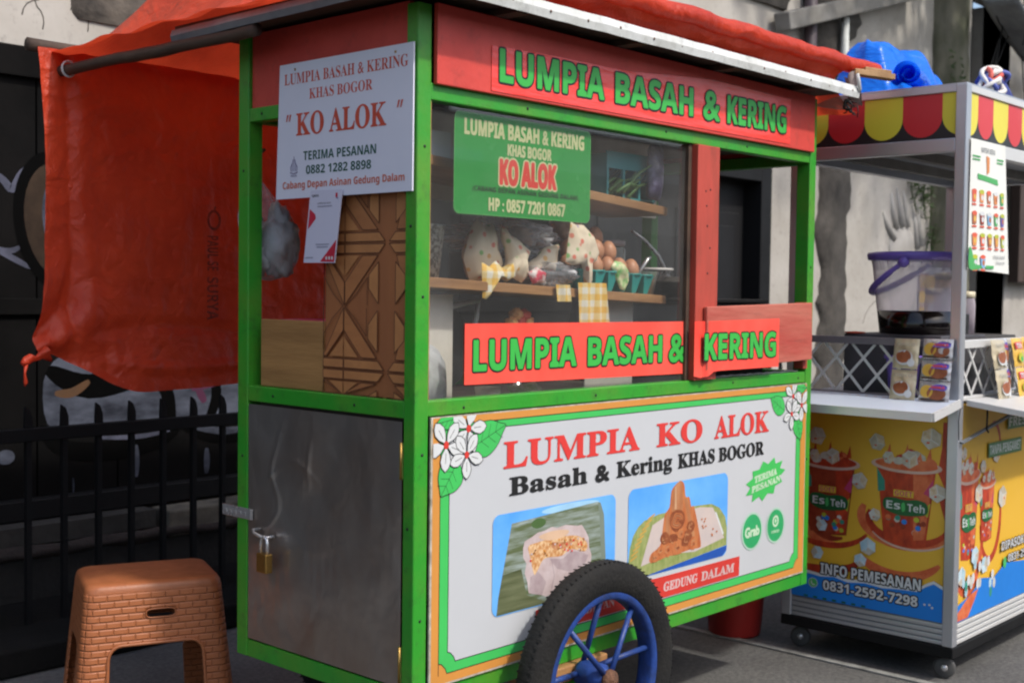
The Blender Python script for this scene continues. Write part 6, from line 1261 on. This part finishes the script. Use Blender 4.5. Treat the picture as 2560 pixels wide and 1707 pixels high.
# coffee sachet strips
FOIL = mat('gold_foil', (.58, .50, .34), .32, metal=.3, var=.1, bump=.35, bscale=30); FOB = mat('brown_foil', (.30, .17, .10), .25, metal=.3, bump=.35, bscale=30); FSIL = mat('silver_foil', (.62, .60, .60), .25, metal=.4, bump=.4, bscale=30)
CHO = mat('chocolate_print', (.22, .060, .022), .4, vscale=30, rgb2=(.34, .12, .05)); MOC = mat('foil_blue', (.10, .08, .42), .35); FRD = mat('foil_red', (.62, .05, .04), .35); FYL = mat('foil_yellow', (.74, .46, .08), .35)
def strip(label, axis, c, a0, a1, z0, z1, n, kind, lean=.0, name='sachet_strip'):
    t_ = thing(name, (c, (a0+a1)/2, z0) if axis == 'x' else ((a0+a1)/2, c, z0), label, 'sachets', 'sachet strips on the stall shelf'); h = (z1-z0)/n; w = abs(a1-a0); sg = 1 if a1 > a0 else -1
    base = {'gold': FOIL, 'brown': FSIL, 'yellow': FYL, 'green': mat('foil_green', (.16, .42, .06), .35)}[kind]
    for i in range(n):
        zb = z0+i*h; k = MB()
        def fn(u, v):
            a = a0+(a1-a0)*u; z = zb+.0015+(h-.003)*v; puff = .010*(math.sin(math.pi*u)*math.sin(math.pi*v))**.6*w/.09+.0025*noise.noise(Vector((u*5, v*5, i+a0*10))); d = lean*(z-z0)-puff
            d += .002*math.sin(u*3+i)
            return Vector((c+d, a, z)) if axis == 'x' else Vector((a, c+d, z))
        k.grid(fn, 14, 14, base); sc_ = k.build('sachet', t_)
        f = Flat(axis, c-.0125*w/.09 if False else c, warp=lambda a, b: lean*(b-z0)-(.0105*(max(0, math.sin(math.pi*min(max((a-a0)/(a1-a0), 0), 1))*math.sin(math.pi*min(max((b-zb)/h, 0), 1))))**.6*w/.09+.0035))
        ca = (a0+a1)/2
        if kind == 'gold': f.ell(ca-sg*w*.02, zb+h*.38, w*.34, h*.24, PTXT, 28); f.ell(ca-sg*w*.04, zb+h*.42, w*.30, h*.21, CHO, 28); f.ell(ca+sg*w*.26, zb+h*.22, w*.14, h*.13, PTXT, 12); f.text(sans('CHOCO'), a0+sg*w*.15, zb+h*.76, a1-sg*w*.15, zb+h*.86, mat('foil_grey_print', (.35, .33, .28), .4))
        elif kind == 'brown': f.ell(ca-sg*w*.20, zb+h*.5, w*.22, h*.30, FYL, 18); f.ell(ca+sg*w*.12, zb+h*.42, w*.30, h*.30, CHO, 20); f.blobp([(ca-sg*w*.12, zb+h*.62), (ca+sg*w*.1, zb+h*.85), (ca+sg*w*.42, zb+h*.80), (ca+sg*w*.40, zb+h*.58), (ca+sg*w*.1, zb+h*.60)], MOC); f.text(sans('MOKA'), ca-sg*w*.06, zb+h*.65, ca+sg*w*.38, zb+h*.78, FRD); f.rect(a0+sg*w*.06, zb+h*.08, a1-sg*w*.1, zb+h*.17, mat('foil_dark_print', (.08, .04, .03), .4))
        else: f.rect(a0+sg*w*.10, zb+h*.62, a1-sg*w*.10, zb+h*.86, FRD); f.text(sans('TEH'), a0+sg*w*.2, zb+h*.66, a1-sg*w*.2, zb+h*.82, PTXT); f.ell(ca, zb+h*.35, w*.26, h*.16, LIM if kind == 'yellow' else FYL, 16); f.ell(ca+sg*w*.1, zb+h*.28, w*.14, h*.10, WAT, 12)
        f.make('sachet_print', sc_)
    return t_
strip('strip of two gold chocolate sachets leaning on the left lattice', 'x', 1.925, -.152, -.237, .885, 1.080, 2, 'gold', lean=.17)
strip('strip of three silvery brown sachets nearest the stall corner post', 'x', 1.930, -.246, -.345, .885, 1.083, 3, 'brown', lean=.16)
strip('tall gold sachet strip on the front shelf right of the lattice', 'y', CY-.045, 2.175, 2.275, .884, 1.078, 2, 'gold', lean=.17)
strip('dark brown sachet strip just behind the tall gold strip', 'y', CY-.020, 2.245, 2.330, .900, 1.080, 2, 'brown', lean=.10)
strip('yellow tea sachet strip beside the brown strip', 'y', CY-.045, 2.350, 2.425, .884, 1.080, 2, 'yellow', lean=.17)
strip('yellow tea sachet strip at the very right edge of the shelf', 'y', CY-.045, 2.440, 2.515, .884, 1.082, 2, 'yellow', lean=.17)
strip('green tea sachet strip partly out of view at the right edge', 'y', CY-.045, 2.525, 2.60, .884, 1.080, 2, 'green', lean=.17)
# menu sheet
ms = thing('menu_sheet', (2.15, CY-.004, 1.29), 'white hanging menu sheet with rows of small drink pictures on the stall corner', 'menu')
def mw(a, b): return -.004-.010*math.sin((a-2)*9)*(1.70-b)/.4
k = MB(); k.grid(lambda u, v: Vector(((1.997-.004*v*0)+(.275+.048*(1-v))*u, CY+mw(2.0+.3*u, 1.29+.415*v), 1.300+.405*v-.012*u*(1-v)*.8)), 24, 24, mat('menu_paper', (.74, .75, .70), .45, var=.02)); o = k.build('paper', ms)
f = Flat('y', CY-.0015, warp=mw); CG = mat('menu_green', (.08, .42, .12), .45); CO = mat('menu_orange', (.70, .26, .08), .45); CT = mat('menu_tea', (.45, .14, .06), .45); CB_ = mat('menu_blue', (.20, .42, .65), .45); CRD = mat('menu_red', (.72, .12, .06), .45); CGR = mat('menu_grey', (.35, .36, .36), .45)
f.text(sans('DAFTAR MENU'), 2.075, 1.668, 2.185, 1.684, CGR); f.rect(2.01, 1.650, 2.07, 1.655, CG); f.rect(2.01, 1.640, 2.065, 1.645, CG); f.rect(2.20, 1.652, 2.255, 1.657, CG); f.rect(2.20, 1.642, 2.25, 1.647, CG)
f.poly([(2.115, 1.660), (2.14, 1.655), (2.138, 1.61), (2.12, 1.60)], CO); f.poly([(2.05, 1.600), (2.205, 1.590), (2.21, 1.572), (2.05, 1.583)], CG); random.seed(6)
cols = [CRD, CO, CT, CO, CG, CT, TEA2, CB_, CG, MOC, CO, CRD, CT, CO, LIM, CG, CB_]
for i in range(17):
    r_, c = divmod(i, 5); x = 2.027+.054*c+.003*r_; z = 1.530-.068*r_
    f.poly([(x-.017, z+.015), (x+.017, z+.015), (x+.012, z-.020), (x-.012, z-.020)], cols[i]); f.ell(x, z+.014, .018, .007, random.choice([CRD, CO, LIM, PTXT]), 12); f.ell(x+.004, z-.004, .009, .009, random.choice([PTXT, FYL, CT]), 10); f.rect(x-.015, z-.030, x+.015, z-.024, CRD)
f.blobp([(1.999, 1.37), (2.02, 1.35), (2.03, 1.32), (2.08, 1.312), (2.07, 1.303), (2.0, 1.303)], CG); f.rect(2.11, 1.304, 2.17, 1.314, CG); f.text(sans('Harga Spesial'), 2.17, 1.335, 2.27, 1.350, CGR); f.text(sans('Setiap Hari'), 2.19, 1.318, 2.27, 1.330, CGR)
f.make('menu_print', ms)
# things inside behind the menu
YS = mat('yellow_label', (.66, .42, .03), .45)
sb_ = thing('label_card', (2.55, .02, .887), 'tall white card with yellow price labels inside the stall at the right', 'card')
k = MB(); k.box(2.46, 2.80, .0, .006, .887, 1.32, mat('card_pale', (.52, .53, .54), .5)); k.build('card_sheet', sb_)
f = Flat('y', -.0008)
for a, b, w_, h in ((2.46, 1.245, .30, .045), (2.46, 1.19, .16, .045), (2.46, 1.13, .08, .045), (2.46, .90, .16, .09)): f.rect(a+.001, b, a+w_, b+h, YS)
for a, b in ((2.465, 1.292), (2.465, 1.238), (2.465, 1.18)): f.text(sans('TEH 5000'), a, b-.006, a+.07, b+.006, CT)
f.make('labels', sb_)
for i, (x, y, r, h, lb_) in enumerate(((2.30, -.16, .03, .19, 'cream topped clear jar inside the stall nearest the corner post'), (2.40, -.08, .028, .14, 'second clear jar inside the stall, greyish and empty'), (2.52, -.15, .028, .13, 'clear cup stack inside the stall before the price card'))):
    t_ = thing('storage_jar', (x, y, .887), lb_, 'jar', 'clear jars inside the stall'); k = MB(); k.lathe([(0, 0), (r, 0), (r*1.05, h*.8), (r*.9, h)], CLP, (x, y, 1.08 if i < 2 else 1.08), n=24); k.build('jar_body', t_)
    k = MB(); k.lathe([(r*.92, h), (r*1.02, h+.002), (r*1.02, h+.022), (0, h+.024)], mat('cream_lid', (.66, .60, .42), .4), (x, y, 1.08), n=24); k.build('lid', t_)
k = MB(); k.box(2.25, 2.75, -.24, .0-.01, .887, 1.0795, mat('dark_crate')); tag(k.build('stall_crate', bevel=.004), 'dark crate behind the front lattice carrying the jars', 'crate')
k = MB(); k.box(2.36, 2.425, -.20, -.15, 1.0805, 1.155, VOID); tag(k.build('black_tin', bevel=.003), 'small square black tin standing between the jars', 'tin')
# rolled blue tarpaulin on the roof
BT = bpy.data.materials.new('blue_tarpaulin'); BT.use_nodes = True; nt = BT.node_tree; p = nt.nodes['Principled BSDF']; p.inputs['Base Color'].default_value = (.012, .22, .92, 1); p.inputs['Roughness'].default_value = .28
tl = nt.nodes.new('ShaderNodeBsdfTranslucent'); tl.inputs[0].default_value = (.01, .16, .8, 1); mx = nt.nodes.new('ShaderNodeMixShader'); mx.inputs[0].default_value = .35; n_ = nt.nodes.new('ShaderNodeTexNoise'); n_.inputs['Scale'].default_value = 11; b = nt.nodes.new('ShaderNodeBump'); b.inputs['Strength'].default_value = .5; b.inputs['Distance'].default_value = .02
nt.links.new(n_.outputs[0], b.inputs['Height']); nt.links.new(b.outputs[0], p.inputs['Normal']); nt.links.new(p.outputs[0], mx.inputs[1]); nt.links.new(tl.outputs[0], mx.inputs[2]); nt.links.new(mx.outputs[0], nt.nodes['Material Output'].inputs[0])
bt = thing('blue_tarp_roll', (2.5, .1, 1.875), 'crumpled roll of bright blue tarpaulin lying on the drink stall roof', 'tarpaulin')
ax0 = Vector((2.215, -.052, 1.966)); ax1 = Vector((2.92, .13, 1.915))
def spiral(u, v):
    t = 2*math.pi*(.15+2.6*u); r = (.010+.0150*t/(2*math.pi))*(1-.15*v)+.003*noise.noise(Vector((u*14, v*3, 0))); e = (ax1-ax0).normalized(); a = e.cross(Vector((0, 0, 1))).normalized(); b_ = a.cross(e)
    c_ = ax0.lerp(ax1, v); return c_+a*(r*math.cos(t)*1.05)+b_*(r*math.sin(t))+Vector((0, 0, .010*noise.noise(Vector((v*4, u*6, 5)))))
k = MB(); k.grid(spiral, 130, 26, BT); k.build('rolled_sheet', bt)
def heap(u, v):
    x = 2.10+.95*u; y = -.20+.46*v; g_ = lambda cx, cy, sx, sy: math.exp(-((x-cx)/sx)**2-((y-cy)/sy)**2)
    h = (.185*sm((x-2.11)/.13)*sm((2.78-x)/.26)+.085*sm((x-2.5)/.2)*sm((3.04-x)/.2))*math.exp(-((y-.115)/.10)**4)+.05*g_(2.36, -.06, .22, .07)
    e = min(u, 1-u, v, 1-v)*9; e = min(e, 1); w = 1-2.2*abs(noise.noise(Vector((x*7, y*9, 3))))
    h = h*(1+.10*w)+.020*w*e+.008*(1-2*abs(noise.noise(Vector((x*19, y*23, 7)))))*e
    return Vector((x+.01*noise.noise(Vector((x*9, y*9, 1))), y+.01*noise.noise(Vector((x*9, y*9, 4))), 1.8765+max(h*e, 0)))
k = MB(); k.grid(heap, 130, 80, BT); k.build('loose_flap', bt)

# rolled bundle with striped cord
rf = thing('strapped_roll', (2.62, -.16, 1.875), 'dark blue rolled sheet tied with white and red cord on the stall roof edge', 'roll')
k = MB(); k.tube([(2.50, -.215, 1.960), (2.60, -.20, 1.930), (2.78, -.17, 1.905)], [.046, .045, .040], mat('navy_cloth', (.05, .07, .30), .6, bump=.3), n=24, jit=.2); k.build('roll_body', rf)
k = MB(); random.seed(3); CORD = [mat('cord_white', (.70, .68, .64), .6), mat('cord_red', (.60, .10, .07), .6), mat('cord_blue', (.10, .13, .42), .6)]
for i in range(8):
    c_ = Vector((2.475+.012*random.uniform(-1, 1), -.24+.012*random.uniform(-1, 1), 1.958+.006*i-.03)); rx = random.uniform(.045, .070); rz = random.uniform(.018, .040); th = random.uniform(.1, .8)
    pts = [c_+Vector((rx*math.cos(t)*math.cos(th)-rz*math.sin(t)*math.sin(th), .02*math.sin(t*2+i), rx*math.cos(t)*math.sin(th)+rz*math.sin(t)*math.cos(th))) for t in [2*math.pi*q_/22 for q_ in range(22)]]
    k.tube(pts, .0085, CORD[(0, 0, 1, 0, 2, 0, 1, 0, 0, 2, 1)[i]], n=7, closed=True)
k.build('cord_loops', rf)

# ------------------------------------------------------------------ shophouses across the street (behind the camera; they shade the horizon and show in the glass)
def shophouse(x0, w, h, colr, label, seed):
    t_ = thing('shophouse', (x0+w/2, -12, 0), label, 'building', 'shophouses across the street'); m = mat('facade_%d' % seed, colr, .8, vscale=1.5, bump=.2, dirt=.3)
    k = MB(); k.box(x0, x0+w-.02, -18, -12, 0, h, m); k.box(x0, x0+w-.02, -12, -10.8, 3.1, 3.25, m); k.build('wall', t_)
    k = MB(); k.box(x0-.1, x0+w+.08, -18.2, -11.6, h+.003, h+.25, mat('roof_tile_brown', (.16, .07, .04), .8)); k.build('roof', t_)
    for i in range(int(w/1.6)):
        k = MB(); k.box(x0+w*.5+.9*i*.8, x0+w*.5+.6+.9*i*.8, -12.02, -11.95, 1.0, 2.3, mat('dim_window_glass')); k.build('window', t_)
    k = MB(); k.box(x0+.5, x0+w*.45, -12.03, -11.96, 0, 2.4, mat('brown_shutter')); k.build('shutter', t_)
shophouse(-14, 6.5, 3.7, (.68, .66, .62), 'grey beige shophouse across the street at the left end', 1); shophouse(-7.5, 6, 3.9, (.66, .56, .42), 'tan shophouse across the street, second from the left', 2)
shophouse(-1.5, 7, 3.6, (.78, .77, .73), 'white shophouse across the street opposite the food cart', 3); shophouse(5.5, 6, 3.8, (.62, .68, .70), 'blue grey shophouse across the street opposite the drink stall', 4); shophouse(11.5, 8, 3.7, (.70, .64, .54), 'ochre shophouse across the street at the right end', 5)
